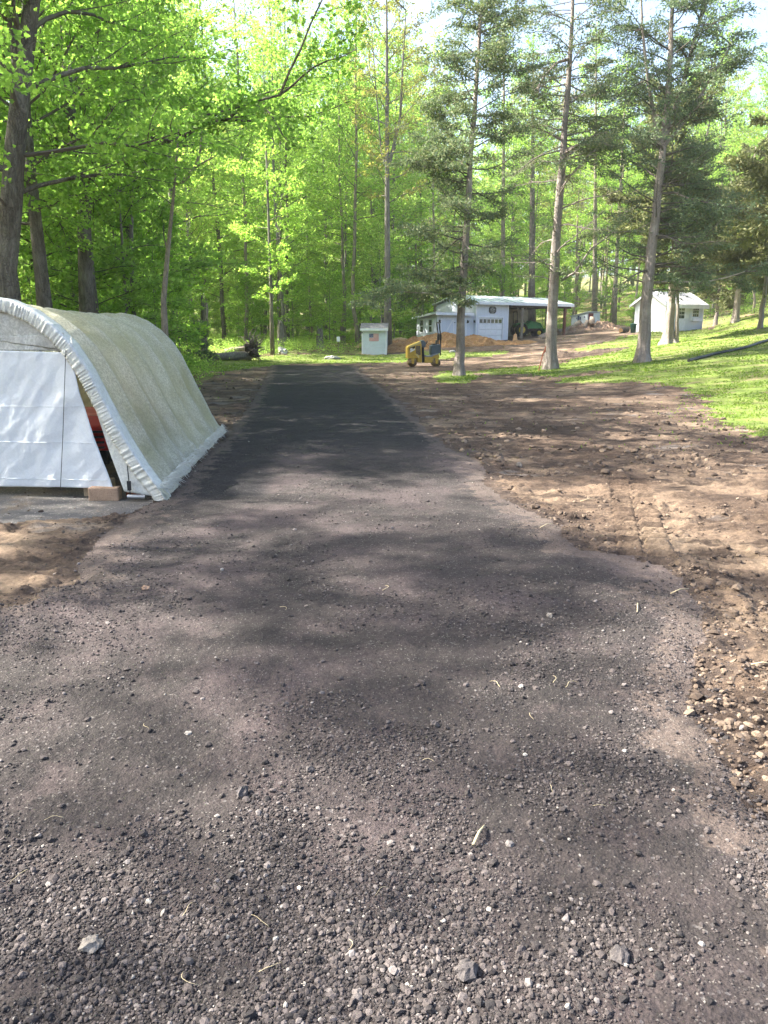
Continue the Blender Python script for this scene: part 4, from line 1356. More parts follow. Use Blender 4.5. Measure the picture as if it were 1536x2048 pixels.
# barn doors with diagonal braces
def zdoor(x0, x1, up):
    mb = MB(); mb.box(x0, x1, .245, .29, .0, 2.0); dr = mb.build('barn_door', M_sid, barn)
    mb = MB(); bar_frame(mb, x0, x1, 0, 2.0, .11, .215, .243)
    p, q = ((x0 + .13, .12), (x1 - .13, 1.88)) if up else ((x0 + .13, 1.88), (x1 - .13, .12))
    mb.prism([(p[0] - .06, p[1]), (p[0] + .08, p[1]), (q[0] + .06, q[1]), (q[0] - .08, q[1])], .217, .241, 'xz')
    mb.build('brace', M_trim, dr)
    for zz in (.45, 1.6):
        mb = MB(); mb.box(x1 - .02, x1 + .12, .20, .214, zz, zz + .06); mb.box(x0 - .12, x0 + .02, .20, .214, zz, zz + .06); mb.build('hinge', M_black, dr)
zdoor(bx(884), bx(911), True); zdoor(bx(921), bx(936), False)
# lanterns on the front
def lantern(x, y, z):
    mb = MB(); mb.box(x - .06, x + .06, y - .03, y, z - .1, z + .12); l = mb.build('wall_lantern', M_black, barn)
    mb = MB(); mb.tube([(x, y - .13, z - .13), (x, y - .13, z + .04)], .055, 8); mb.box(x - .08, x + .08, y - .21, y - .01, z + .05, z + .075); mb.build('lamp_shade', M_glass, l)
lantern(bx(882), .30, 1.75); lantern(bx(947.5), .0, 1.75); lantern(bx(938.5), .30, 1.75)
# dark eight-sided plaque over the garage door
pc = bx(983.5); pz = 2.77
oct_ = [(pc + .40 * sx * a, pz + .30 * sz * b_) for sx, sz, a, b_ in ((1, 1, 1, .55), (1, 1, .62, 1), (-1, 1, .62, 1), (-1, 1, 1, .55), (-1, -1, 1, .55), (-1, -1, .62, 1), (1, -1, .62, 1), (1, -1, 1, .55))]
mb = MB(); mb.prism(oct_, -.05, -.003, 'xz'); pq = mb.build('plaque', simple('plaque_black', (.05, .05, .055), .6), barn)
mb = MB()
for dx, dz, w2, h2 in ((-.2, .07, .07, .05), (-.05, .10, .06, .03), (.08, .07, .05, .06), (.22, .06, .05, .05), (-.16, -.08, .10, .03), (.02, -.07, .04, .06), (.17, -.09, .08, .03), (0, -.2, .12, .02), (0, .2, .14, .02)):
    mb.box(pc + dx - w2, pc + dx + w2, -.058, -.051, pz + dz - h2, pz + dz + h2)
mb.build('plaque_lettering', simple('plaque_grey', (.42, .42, .42), .6), pq)
# end wall windows with white frames, dark shutters
for yy_ in (1.35, 2.75):
    mb = MB(); x = d0 - .01
    mb.box(x - .04, x, yy_ - .32, yy_ + .32, .75, .83); mb.box(x - .04, x, yy_ - .32, yy_ + .32, 1.87, 1.95)
    mb.box(x - .04, x, yy_ - .32, yy_ - .25, .83, 1.87); mb.box(x - .04, x, yy_ + .25, yy_ + .32, .83, 1.87); mb.box(x - .03, x, yy_ - .25, yy_ + .25, 1.32, 1.38)
    wn = mb.build('window', M_trim, barn)
    mb = MB(); mb.box(x - .015, x - .003, yy_ - .25, yy_ + .25, .83, 1.32); mb.box(x - .015, x - .003, yy_ - .25, yy_ + .25, 1.38, 1.87); mb.build('pane', M_glass, wn)
    mb = MB(); mb.box(x - .03, x - .003, yy_ - .52, yy_ - .34, .75, 1.95); mb.build('shutter', M_trim, wn)
mb = MB(); mb.box(d0 - .03, d0 - .002, .5, 3.4, -.6, .28); mb.build('foundation', M_conc, barn)
# open bay: back and side boarding, rafters, posts
def bxd(px, dep):
    u = (px - 768) / FPX; v = (1024 - 650) / FPX; d = np.array((u, CP + v * SP))
    return float(np.linalg.solve(np.array([[d[0], -e_dir[0]], [d[1], -e_dir[1]]]), wallo + n_dir * dep)[1])
mb = MB(); mb.box(wR + .02, bxd(1054, DP), DP - .1, DP - .02, -.5, EV); mb.box(wR + .005, wR + .05, .1, DP - .1, -.5, EV); mb.build('bay_boarding', M_tanboard, barn)
mb = MB(); mb.box(wR + .02, rx1 - .25, DP + .0, DP + .06, EV - 1.05, EV - .35); mb.build('back_header', M_darkwood, barn)
mb = MB(); mb.box(wR, rx1 - .2, -.25, -.12, EV - .30, EV - .02); mb.box(wR, rx1 - .2, DP + .1, DP + .24, EV - .34, EV - .02); mb.build('beam', M_darkwood, barn)
mb = MB(); mb.box(wR + .002, rx1 - .1, -.11, DP + .09, EV - .03, EV + .015); mb.build('ceiling', M_darkwood, barn)
kk = wR + .5
while kk < rx1 - .3:
    mb = MB(); mb.box(kk, kk + .06, -.1, DP + .08, EV - .2, EV - .035); mb.build('rafter', M_darkwood, barn); kk += .95
px_ = bx(1041.5)
mb = MB(); mb.tube([(px_ - .05, -.1, -.5), (px_, -.1, .4), (px_ + .03, -.12, 1.5), (px_, -.12, EV - .32)], [.19, .15, .14, .12], 10)
mb.tube([(px_, -.12, 2.1), (px_ - .35, -.13, 2.6), (px_ - .62, -.14, EV - .25)], [.07, .06, .05], 7); mb.tube([(px_, -.12, 2.1), (px_ + .3, -.13, 2.65), (px_ + .45, -.14, EV - .28)], [.06, .05, .04], 7)
mb.build('log_post', M_bark_pale, barn, True)
p2 = bx(1124.5); p3 = bx(1083)
mb = MB(); mb.box(p2, p2 + .22, -.22, -.02, -.6, EV - .3); mb.build('post', M_brownpost, barn)
for x in (p3, p2 + .05):
    mb = MB(); mb.box(x, x + .16, DP + .08, DP + .26, -.6, EV - .3); mb.build('post', M_darkwood, barn)
mb = MB(); mb.prism([(p3 - 1.2, EV - .35), (p3 - 1.05, EV - .35), (p3 + .02, 1.7), (p3 + .02, 1.5)], DP + .10, DP + .2, 'xz'); mb.build('brace', M_darkwood, barn)
tr_ = MB(); tr_.box(bx(1017), bx(1035), 3.4, 5.6, .0, .42); tr_.box(bx(1017) + .1, bx(1035) - .1, 3.5, 5.5, .42, .55)
def bworld(x, y, z=0.):
    p = wallo + e_dir * x + n_dir * y; return (p[0], p[1], BZ + z)
def ontop(x, y): p = bworld(x, y); return (p[0], p[1], max(float(surf(p[0], p[1])), 0) )

# earth floor of the bay, level with the yard
mb = MB(); mb.box(wR + .01, rx1 - .1, -.1, DP + .05, -.4, -.02)
mb.build('floor_slab', gm[0], barn)

# green tractor in the bay
M_grn = simple('tractor_green', (.03, .22, .07), .4, .25, 4, dirt=(.07, .09, .05)); M_yel = simple('hub_yellow', (.55, .40, .04), .5)
tx, ty = bx(1075), 1.6
tp = bworld(tx, ty)
trc = empty('farm_tractor', (tp[0], tp[1], float(surf(tp[0], tp[1])) + .02), BA + R(-18), 'green farm tractor with front loader parked in the open bay of the barn', 'tractor')
mb = MB(); mb.prism([(-.1, .75), (-.1, 1.25), (.3, 1.38), (1.35, 1.30), (1.45, .75)], -.3, .3, 'xz'); mb.build('hood', M_grn, trc, False, .04)
mb = MB(); mb.box(-1.2, 1.3, -.2, .2, .5, .74); mb.build('chassis', M_darkwood, trc, False, .03)
mb = MB(); mb.box(-1.15, -.35, -.62, -.28, 1.15, 1.25); mb.box(-1.15, -.35, .28, .62, 1.15, 1.25); mb.prism([(-1.2, .9), (-1.2, 1.25), (-1.05, 1.25)], -.62, .62, 'xz'); mb.build('fender', M_grn, trc, False, .02)
mb = MB(); mb.box(-1.0, -.55, -.24, .24, .95, 1.12); mb.box(-1.08, -.96, -.24, .24, 1.05, 1.55); mb.build('seat', M_black, trc, False, .04)
mb = MB(); mb.tube([(-1.15, -.5, .9), (-1.2, -.5, 2.15), (-1.2, -.4, 2.3), (-1.2, .4, 2.3), (-1.2, .5, 2.15), (-1.15, .5, .9)], .04, 8); mb.build('roll_bar', M_black, trc)
mb = MB(); mb.tube([(-.15, 0, 1.3), (-.35, 0, 1.5)], .02, 6)
mb.tube(np.stack([-.36 - .06 * np.sin(an), .2 * np.cos(an), 1.52 + .17 * np.sin(an)], -1), .016, 6); mb.build('steering_wheel', M_black, trc)
for sy in (-1, 1):
    for x, r_, hw in ((-.75, .62, .16), (1.05, .36, .11)):
        mb = MB(); mb.disc_wheel((x, sy * (.62 if r_ > .5 else .55), r_), hw, r_, 24)
        for q in range(14):
            a = q * 2 * PI / 14; c = np.array((x + r_ * .98 * math.cos(a), sy * (.62 if r_ > .5 else .55), r_ + r_ * .98 * math.sin(a)))
            mb.tube([c + (0, -hw * .8, 0), c + (.05, hw * .8, 0)], .03, 4)
        wv = mb.build('wheel', M_rub, trc, False)
        mb = MB(); mb.disc_wheel((x, sy * (.64 if r_ > .5 else .57), r_), hw, r_ * .55, 20); mb.build('rim', M_yel, wv, True)
mb = MB()
for sy in (-.42, .42): mb.tube([(.0, sy, .9), (.2, sy, 1.45), (1.2, sy, 1.25), (1.75, sy, .45)], .055, 6)
mb.build('loader_arm', M_grn, trc)
mb = MB(); mb.prism([(1.7, .12), (1.72, .75), (1.78, .75), (1.80, .18), (2.3, .10), (2.3, .04), (1.75, .04)], -.8, .8, 'xz')
for sy in (-.8, .76): mb.prism([(1.7, .06), (1.72, .74), (2.28, .10), (2.28, .05)], sy, sy + .04, 'xz')
mb.build('bucket', M_grn, trc)

# dark green chest on the bay floor beside the closed block
c0 = bworld(bx(1024), 3.5)
ch = empty('storage_chest', (c0[0], c0[1], float(surf(c0[0], c0[1]))), BA, 'dark green storage chest against the tan boards inside the bay', 'chest')
M_dg = simple('dark_green_plastic', (.012, .07, .055), .5)
mb = MB(); mb.box(-.9, .9, -.35, .35, 0, .48); mb.build('body', M_dg, ch, False, .02)
mb = MB(); mb.box(-.94, .94, -.39, .39, .485, .56); mb.build('lid', M_dg, ch, False, .02)

# --- small shed with the flag
D = 57.5
sx0, sx1 = P(723.5, 700, D)[0], P(773.5, 700, D)[0]
wS = sx1 - sx0; xm = (sx0 + sx1) / 2; zb = float(surf(xm, D)) - .02
M_sh = simple('pale_blue_white_paint', (.60, .66, .74), .55, .12, 2, dirt=(.45, .48, .48))
M_shingle = simple('grey_shingle', (.15, .15, .155), .9, .5, 7, bump=.8, dirt=(.36, .36, .34))
sh = empty('shed', (xm, D, zb), R(-2), 'small pale blue-white shed with a flag on it at the end of the driveway', 'shed')
hS = 1.92; dS = 2.0
mb = MB(); mb.box(-wS / 2, wS / 2, 0, dS, -.3, hS); mb.prism([(0, hS), (dS, hS), (dS / 2, hS + .34)], -wS / 2 + .01, wS / 2 - .01, 'yz'); mb.build('wall', M_sh, sh)
mb = MB(); mb.prism([(-.2, hS + .02), (dS / 2, hS + .42), (dS / 2, hS + .48), (-.2, hS + .08)], -wS / 2 - .1, wS / 2 + .1, 'yz')
mb.prism([(dS / 2, hS + .42), (dS + .2, hS + .02), (dS + .2, hS + .08), (dS / 2, hS + .48)], -wS / 2 - .1, wS / 2 + .1, 'yz'); rf = mb.build('roof', M_shingle, sh)
mb = MB(); mb.box(-wS / 2 - .11, wS / 2 + .11, -.25, -.205, hS - .10, hS + .07); mb.build('fascia', M_trim, rf)
for x in (-wS / 2 - .003, wS / 2 - .10):
    mb = MB(); mb.box(x, x + .103, -.02, -.002, -.1, hS - .1); mb.build('corner_board', M_trim, sh)
fx0, fx1 = P(738.5, 675, D)[0] - xm, P(757.5, 675, D)[0] - xm; fz1 = P(740, 667.5, D)[2] - zb; fz0 = P(740, 682, D)[2] - zb
M_fr = simple('flag_red', (.50, .015, .03), .7, .1); M_fw = simple('flag_white', (.74, .72, .72), .7, .08); M_fb = simple('flag_blue', (.03, .06, .20), .7, .1)
mb = MB(); hh = (fz1 - fz0) / 13
for k in range(13): mb.box(fx0, fx1, -.018, -.004, fz0 + k * hh, fz0 + (k + 1) * hh, 0 if k % 2 == 0 else 1)
cw = (fx1 - fx0) * .43; mb.box(fx0 - .001, fx0 + cw, -.022, -.0185, fz0 + 6 * hh, fz1 + .001, 2)
for r_ in range(9):
    for c in range(6 if r_ % 2 == 0 else 5):
        cx_ = fx0 + cw * ((c + (.5 if r_ % 2 == 0 else 1)) / 6); cz_ = fz0 + 6 * hh + 7 * hh * (r_ + .5) / 9
        pts = [(cx_ + (.016 if q % 2 == 0 else .0065) * math.sin(q * PI / 5), cz_ + (.016 if q % 2 == 0 else .0065) * math.cos(q * PI / 5)) for q in range(10)]
        mb.prism(pts, -.0245, -.0225, 'xz', 1)
mb.build('flag', [M_fr, M_fw, M_fb], sh)
mb = MB(); mb.tube([(-wS / 2 + .05, -.06, hS - .22), (-wS / 2 + .05, -.12, hS - .25)], .04, 8); mb.build('lamp', M_black, sh)

# --- white garden shed on the right
GA = R(30)
cz = P(1328, 662, 59)
gd_l = np.array((math.cos(GA), math.sin(GA))); gd_n = np.array((-math.sin(GA), math.cos(GA)))
gz = float(surf(cz[0], cz[1]))
gs = empty('garden_shed', (cz[0], cz[1], gz), GA, 'white garden shed with steep gable, paned door window and flower box', 'shed')
def gx(px):
    u = (px - 768) / FPX; v = (1024 - 640) / FPX; d = np.array((u, CP + v * SP))
    return float(np.linalg.solve(np.array([[d[0], -gd_l[0]], [d[1], -gd_l[1]]]), cz[:2])[1])


LG_, WG = gx(1405), 3.0
M_gs = siding('white_board_siding', (.66, .70, .74), 1.4, 'x', .12); M_gs2 = siding('white_gable_siding', (.78, .80, .84), 1.4, 'y', .08)
HG, RG = 2.15, .86
mb = MB(); mb.box(0, LG_, 0, .1, -.5, HG); mb.box(0, LG_, WG - .1, WG, -.5, HG); mb.build('wall', M_gs, gs)
mb = MB(); mb.prism([(.003, -.5), (WG - .003, -.5), (WG - .003, HG), (WG / 2, HG + RG - .05), (.003, HG)], -.02, .08, 'yz'); mb.build('gable_wall', M_gs2, gs)
mb = MB(); mb.prism([(.003, -.5), (WG - .003, -.5), (WG - .003, HG), (WG / 2, HG + RG - .05), (.003, HG)], LG_ - .08, LG_ + .003, 'yz'); mb.build('gable_wall', M_gs2, gs)
sl = RG / (WG / 2)
mb = MB()
mb.prism([(-.3, HG - .3 * sl), (WG / 2, HG + RG), (WG / 2, HG + RG + .09), (-.3, HG - .3 * sl + .09)], -.32, LG_ + .25, 'yz')
mb.prism([(WG / 2, HG + RG), (WG + .3, HG - .3 * sl), (WG + .3, HG - .3 * sl + .09), (WG / 2, HG + RG + .09)], -.32, LG_ + .25, 'yz'); rf = mb.build('roof', simple('light_grey_shingle', (.46, .46, .46), .85, .25, 9, bump=.6), gs)
mb = MB()
mb.prism([(-.32, HG - .3 * sl - .08), (WG / 2, HG + RG - .06), (WG / 2, HG + RG + .10), (-.32, HG - .3 * sl + .10)], -.36, -.322, 'yz'); mb.prism([(WG / 2, HG + RG - .06), (WG + .32, HG - .3 * sl - .08), (WG + .32, HG - .3 * sl + .10), (WG / 2, HG + RG + .10)], -.36, -.322, 'yz')
mb.box(-.3, LG_ + .25, -.345, -.305, HG - .38, HG - .12); mb.build('fascia', M_trim, rf)
dx0, dx1 = gx(1351), gx(1369)
mb = MB(); mb.box(dx0, dx1, -.05, -.005, .02, 2.0); dr = mb.build('door', M_trim, gs, False, .01)
mb = MB(); bar_frame(mb, dx0 - .09, dx1 + .09, -.02, 2.09, .09, -.035, -.004); mb.build('door_frame', M_trim, gs)
def panes(x0, x1, z0, z1, nx_, nz_, y, parent):
    mb = MB(); w_ = (x1 - x0) / nx_; h_ = (z1 - z0) / nz_
    for a in range(nx_):
        for b_ in range(nz_): mb.box(x0 + a * w_ + .02, x0 + (a + 1) * w_ - .02, y - .014, y - .003, z0 + b_ * h_ + .02, z0 + (b_ + 1) * h_ - .02)
    mb.build('pane', M_glass, parent)
panes(dx0 + .12, dx1 - .12, 1.0, 1.86, 2, 3, -.05, dr)
mb = MB(); mb.box(dx0 + .06, dx0 + .10, -.09, -.052, .95, 1.05); mb.build('handle', M_black, dr)
wx0, wx1 = gx(1384), gx(1396)
mb = MB(); bar_frame(mb, wx0 - .06, wx1 + .06, 1.08, 1.98, .06, -.04, -.004); wn = mb.build('window', M_trim, gs); panes(wx0, wx1, 1.14, 1.92, 3, 3, -.004, wn)
for x in (wx0 - .36, wx1 + .10): mb = MB(); mb.box(x, x + .24, -.03, -.004, 1.08, 1.98); mb.build('shutter', M_sh, wn)
mb = MB(); mb.box(wx0 - .15, wx1 + .15, -.26, -.05, .82, 1.04); mb.build('flower_box', M_trim, gs, False, .01)
for x in (.0, LG_ - .12):
    mb = MB(); mb.box(x - .003, x + .12, -.03, -.003, -.2, HG - .1); mb.build('corner_board', M_trim, gs)

# green bin at the shed's left corner
q = P(1266, 664, 60.5); zq = float(surf(q[0], q[1]))
bn = empty('garden_bin', (q[0], q[1], zq), 0, 'small dark green bin at the left corner of the white garden shed', 'bin')
mb = MB(); mb.tube([(0, 0, 0), (0, 0, .62), (0, 0, .66)], [.19, .24, .26], 16); mb.build('body', M_dg, bn, True)
mb = MB(); mb.tube([(0, 0, .665), (0, 0, .70), (0, 0, .74)], [.27, .25, .06], 16); mb.build('lid', M_dg, bn, True)

# --- coop with a red door
D = 79
q0 = P(1150, 662, D); q1 = P(1174, 660, D); q2 = P(1192, 658, D)
cq = empty('coop', (q1[0], D, float(surf(q1[0], D)) - .05), R(0), 'small pale slant-roofed coop with a dark red door beyond the stump pile', 'coop')
a_ = q1[0] - q0[0]; b2 = q2[0] - q1[0]
M_co = simple('chalky_white_paint', (.58, .64, .66), .7, .2, 3, dirt=(.38, .42, .44))
L1 = 2.2; ang = math.acos(min(.98, a_ / L1)); dl = np.array((-math.cos(ang), math.sin(ang))); drr = np.array((math.sin(ang), math.cos(ang)))
def wallq(mb, p, q, z0, zp, zq, th=.06):
    p = np.array(p); q = np.array(q); n = np.array((-(q - p)[1], (q - p)[0])); n = n / np.linalg.norm(n) * th
    V = [(*p, z0), (*q, z0), (*q, zq), (*p, zp), (*(p + n), z0), (*(q + n), z0), (*(q + n), zq), (*(p + n), zp)]
    mb.add(V, [(0, 1, 2, 3), (7, 6, 5, 4), (0, 4, 5, 1), (1, 5, 6, 2), (2, 6, 7, 3), (3, 7, 4, 0)])
c1 = np.array((0., 0.)); c2 = dl * L1; c3 = drr * 1.9; c4 = c2 + c3
mb = MB(); wallq(mb, c2, c1, -.2, 1.35, 1.72); wallq(mb, c1, c3, -.2, 1.72, 1.72); wallq(mb, c3, c4, -.2, 1.72, 1.35); wallq(mb, c4, c2, -.2, 1.35, 1.35); mb.build('wall', M_co, cq)
mb = MB(); ov = .12
P4 = [c2 * (1 + ov / L1) - drr * ov, c1 - dl * ov - drr * ov, c3 - dl * ov + drr * ov, c4 + dl * ov + drr * ov]
zz4 = [1.34, 1.77, 1.77, 1.34]
mb.add([(*p, z) for p, z in zip(P4, zz4)] + [(*p, z + .06) for p, z in zip(P4, zz4)], [(3, 2, 1, 0), (4, 5, 6, 7), (0, 1, 5, 4), (1, 2, 6, 5), (2, 3, 7, 6), (3, 0, 4, 7)])
mb.build('roof', M_metalroof, cq)
nn_ = np.array((drr[1], -drr[0])) * .03
mb = MB(); wallq(mb, drr * .10 + nn_, drr * .82 + nn_, .0, 1.66, 1.66, .025); mb.build('door', simple('dark_red_paint', (.16, .03, .035), .6), cq, False)
nl = np.array((dl[1], -dl[0])); nl = nl * (-1 if nl[1] > 0 else 1) * .03
mb = MB()
for s0, s1, z0, z1 in ((.9, 1.05, 1.0, 1.3), (1.1, 1.35, .95, 1.42), (1.4, 1.5, 1.05, 1.25), (.35, .5, 1.2, 1.36)):
    wallq(mb, dl * s1 + nl, dl * s0 + nl, z0, z1, z1, .02)
mb.build('painted_sign', simple('navy_paint', (.03, .05, .12), .6), cq)

# ------------------------------------------------------------------ ride-on roller
D = float(flat(850, 734)[1]) - .3
ro = P(812, 734, D)
k_ = D / FPX / 15.36 * 1.012
def rp(cx_, cy_): return ((cx_ - 250) * k_, (1478 - cy_) * k_)
M_cy = simple('machine_yellow', (.56, .36, .055), .45, .22, 5, dirt=(.30, .20, .08))
M_cy_lit = simple('sunlit_machine_yellow', (.60, .50, .22), .5, .15, 5)  # paler machine yellow with sunlight painted in, for hood edge and fender lip
M_drum = simple('worn_drum_steel', (.24, .17, .09), .5, .5, 9, metal=.4, dirt=(.12, .08, .05))
M_slate = simple('slate_grey_paint', (.085, .11, .14), .5, .2, 4)
M_brn = simple('smoked_panel', (.16, .115, .07), .5, .4, 9)
rl = empty('road_roller', (ro[0], D, float(surf((ro[0] + .9), D)) + .015), R(6), 'small yellow ride-on tandem roller with dark roll bar parked by the driveway', 'road roller')
HWD = .45
hood = [rp(*p) for p in ((300, 1235), (288, 920), (330, 870), (690, 728), (715, 800), (735, 1355), (610, 1355), (598, 1235))]
mb = MB(); mb.prism(hood, .04, .86, 'xz'); hd = mb.build('hood', M_cy, rl, False, .035)
mb = MB(); mb.prism([rp(*p) for p in ((335, 872), (685, 735), (688, 805), (520, 850), (345, 905))], .025, .038, 'xz'); mb.build('hood_edge', M_cy_lit, hd)
mb = MB(); mb.prism([rp(*p) for p in ((550, 868), (680, 862), (690, 1130), (640, 1135), (545, 1080))], .02, .039, 'xz'); mb.build('side_grille', M_brn, hd)
mb = MB(); mb.prism([rp(*p) for p in ((352, 930), (520, 872), (522, 915), (360, 1000))], .02, .038, 'xz'); mb.build('decal', M_black, hd)
mb = MB(); mb.prism([rp(*p) for p in ((370, 945), (440, 925), (440, 975), (372, 990))], .012, .0195, 'xz'); mb.prism([rp(*p) for p in ((372, 1008), (518, 940), (518, 980), (380, 1060))], .012, .0385, 'xz'); mb.build('decal_lettering', M_fw, hd)
mb = MB(); mb.prism([rp(*p) for p in ((520, 1105), (600, 1110), (650, 1190), (640, 1230), (590, 1180))], .01, .037, 'xz'); mb.build('fender_lip', M_cy_lit, hd)
for cx_, r_ in ((455, .232), (1180, .225)):
    c = rp(cx_, 1478 - r_ / k_)
    mb = MB(); mb.disc_wheel((c[0], .45, r_), .43, r_, 36); dm = mb.build('drum', M_drum, rl, True)
    mb = MB(); mb.tube([(c[0], .022, r_), (c[0], .015, r_)], r_ * .8, 28); mb.build('hub_plate', M_brn, dm, True)
    mb = MB(); mb.disc_wheel((c[0], -.0, r_), .03, r_ * .33, 16); mb.build('hub', M_cy, dm, True)
    mb = MB(); mb.prism([(c[0] - .06, r_ - .04), (c[0] + .06, r_ - .04), (c[0] + .09, r_ + .22), (c[0] - .09, r_ + .22)], -.035, -.005, 'xz'); mb.build('drum_bracket', M_cy, rl)
mb = MB(); mb.prism([rp(*p) for p in ((700, 720), (770, 700), (850, 760), (850, 880), (800, 930), (720, 900))], .12, .78, 'xz'); mb.build('console', M_slate, rl, False, .03)
mb = MB(); mb.prism([rp(*p) for p in ((728, 900), (808, 930), (815, 1352), (735, 1352))], .2, .7, 'xz'); mb.build('pivot_frame', M_black, rl)
c = rp(905, 770)
mb = MB(); mb.tube([(*rp(840, 900)[:1], .45, rp(840, 900)[1]), (c[0], .45, c[1])], .018, 8)
mb.tube(np.stack([c[0] + .045 * np.sin(an), .45 + .17 * np.cos(an), c[1] - .10 * np.sin(an) * -.9], -1), .014, 8); mb.build('steering_wheel', M_black, rl)
mb = MB(); mb.prism([rp(*p) for p in ((820, 1130), (870, 1160), (1000, 1158), (1040, 1120), (1220, 1075), (1225, 1105), (1080, 1150), (1040, 1185), (860, 1190))], .02, .88, 'xz'); mb.build('deck', simple('worn_deck_plate', (.30, .32, .36), .45, metal=.5), rl)
mb = MB(); mb.prism([rp(*p) for p in ((1010, 1130), (1015, 860), (1060, 850), (1280, 815), (1290, 1090), (1210, 1085), (1080, 1120))], .03, .87, 'xz'); mb.build('rear_body', M_slate, rl, False, .03)
mb = MB(); mb.prism([rp(*p) for p in ((1050, 850), (1180, 835), (1185, 800), (1060, 815))], .22, .68, 'xz'); mb.prism([rp(*p) for p in ((1175, 840), (1205, 840), (1215, 700), (1190, 700))], .24, .66, 'xz'); mb.build('seat', M_black, rl, False, .02)
mb = MB(); mb.prism([rp(*p) for p in ((818, 1190), (1045, 1190), (1100, 1130), (1215, 1110), (1262, 1140), (1262, 1235), (1085, 1240), (1045, 1362), (818, 1362))], .05, .85, 'xz'); mb.build('rear_frame', M_cy, rl, False, .02)
mb = MB()
a0_, a1_, a2_ = rp(1290, 1150), rp(1285, 560), rp(1238, 225)
for yy_ in (.08, .82): mb.tube([(a0_[0], yy_, a0_[1]), (a1_[0], yy_, a1_[1]), (a2_[0], yy_, a2_[1])], .036, 8)
mb.tube([(a2_[0], .08, a2_[1]), (a2_[0] - .01, .2, a2_[1] + .07), (a2_[0] - .01, .7, a2_[1] + .07), (a2_[0], .82, a2_[1])], .036, 8)
mb.build('roll_bar', M_black, rl)
mb = MB()
for yy_ in (.03, .77): mb.box(a1_[0] - .06, a1_[0] + .05, yy_, yy_ + .11, a1_[1] - .55 * .5, a1_[1] + .05)
mb.build('roll_bar_hinge', M_black, rl)

# ------------------------------------------------------------------ heaps, logs, stones and odds and ends
def blob(name, c, rad, mat, label, cat, seed, rough=.25, n=26, flatten=1., lift=.3, group=None):
    """a lumpy stone or clod"""
    rg = np.random.default_rng(seed)
    a = np.linspace(0, 2 * PI, n, endpoint=False); b_ = np.linspace(-PI / 2, PI / 2, n // 2)
    A, B = np.meshgrid(a, b_)
    d = np.stack([np.cos(B) * np.cos(A), np.cos(B) * np.sin(A), np.sin(B)], -1)
    ph = rg.uniform(0, 6, (5, 3)); r = np.ones(A.shape)
    for q in range(5): r += rough * .35 * np.sin((d * (1.5 + q * 1.1)) @ unit(rg.normal(size=3)) * 2.2 + ph[q, 0])
    V = d * r[..., None] * np.array(rad)
    m = V.shape[0]; ii = np.arange(m - 1)[:, None] * n + np.arange(n)[None]; j2 = np.arange(m - 1)[:, None] * n + (np.arange(n)[None] + 1) % n
    F = np.stack([ii, j2, j2 + n, ii + n], -1).reshape(-1, 4)
    mb = MB(); mb.add_np(V.reshape(-1, 3), F)
    o = mb.build(name, mat, None, False)
    o.location = (c[0], c[1], float(surf(c[0], c[1])) + rad[2] * lift)
    o.rotation_euler = (0, 0, rg.uniform(0, 6))
    return tag(o, label, cat, group)


def stone_mat0(n_, c_): return block_mat(n_, c_)


M_rock = block_mat('fieldstone', (.34, .33, .30)); M_rock2 = block_mat('pale_fieldstone', (.46, .44, .42))
for (px, py, r_, lab, sd) in [(665, 719, (.55, .4, .16), 'low flat grey stone in the grass strip between driveway end and shed', 1),
                              (566, 707, (.42, .35, .34), 'rounded pale boulder at the foot of the forked tree', 2),
                              (905, 705, (.22, .2, .14), 'small light stone in the grass right of the roller', 3)]:
    g_ = GT(px, py); blob('boulder', g_, r_, M_rock2 if sd != 1 else M_rock, lab, 'boulder', sd)
M_rs = stone_mat0('dusty_stone', (.11, .098, .095)); M_rs2 = stone_mat0('light_stone', (.24, .215, .19))
for (px, py, r_, mt, lab, sd) in [(870, 1464, (0.0198, 0.0174, 0.0161), M_rs, 'round dark stone lying alone at the middle of the driveway', 11),
                                  (486, 1612, (0.0248, 0.0217, 0.0211), M_rs, 'round grey stone on the left half of the driveway', 12),
                                  (620, 1558, (0.0198, 0.0186, 0.0136), M_rs, 'dark stone on the driveway next to a sunny patch', 13),
                                  (188, 1931, (0.0322, 0.0279, 0.0186), M_rs2, 'largest pale stone at the lower left of the driveway', 14),
                                  (932, 1985, (0.0341, 0.0279, 0.0217), M_rs, 'big grey stone at the bottom middle of the driveway', 15),
                                  (1237, 1950, (0.0279, 0.0279, 0.0217), M_rs, 'big grey stone at the bottom right of the driveway', 16),
                                  (1098, 1248, (0.0217, 0.0186, 0.0136), M_rs2, 'small cream stone on the driveway near the soil edge', 17),
                                  (1038, 936, (0.0434, 0.0372, 0.0372), M_rs2, 'pale lump among the clods at the driveway edge', 18),
                                  (292, 1190, (0.0279, 0.0217, 0.0155), M_blk1, 'orange chip of brick on the driveway in front of the shelter', 19)]:
    blob('stone', GT(px, py), r_, mt, lab, 'stone', sd, .3, 14, lift=.45)

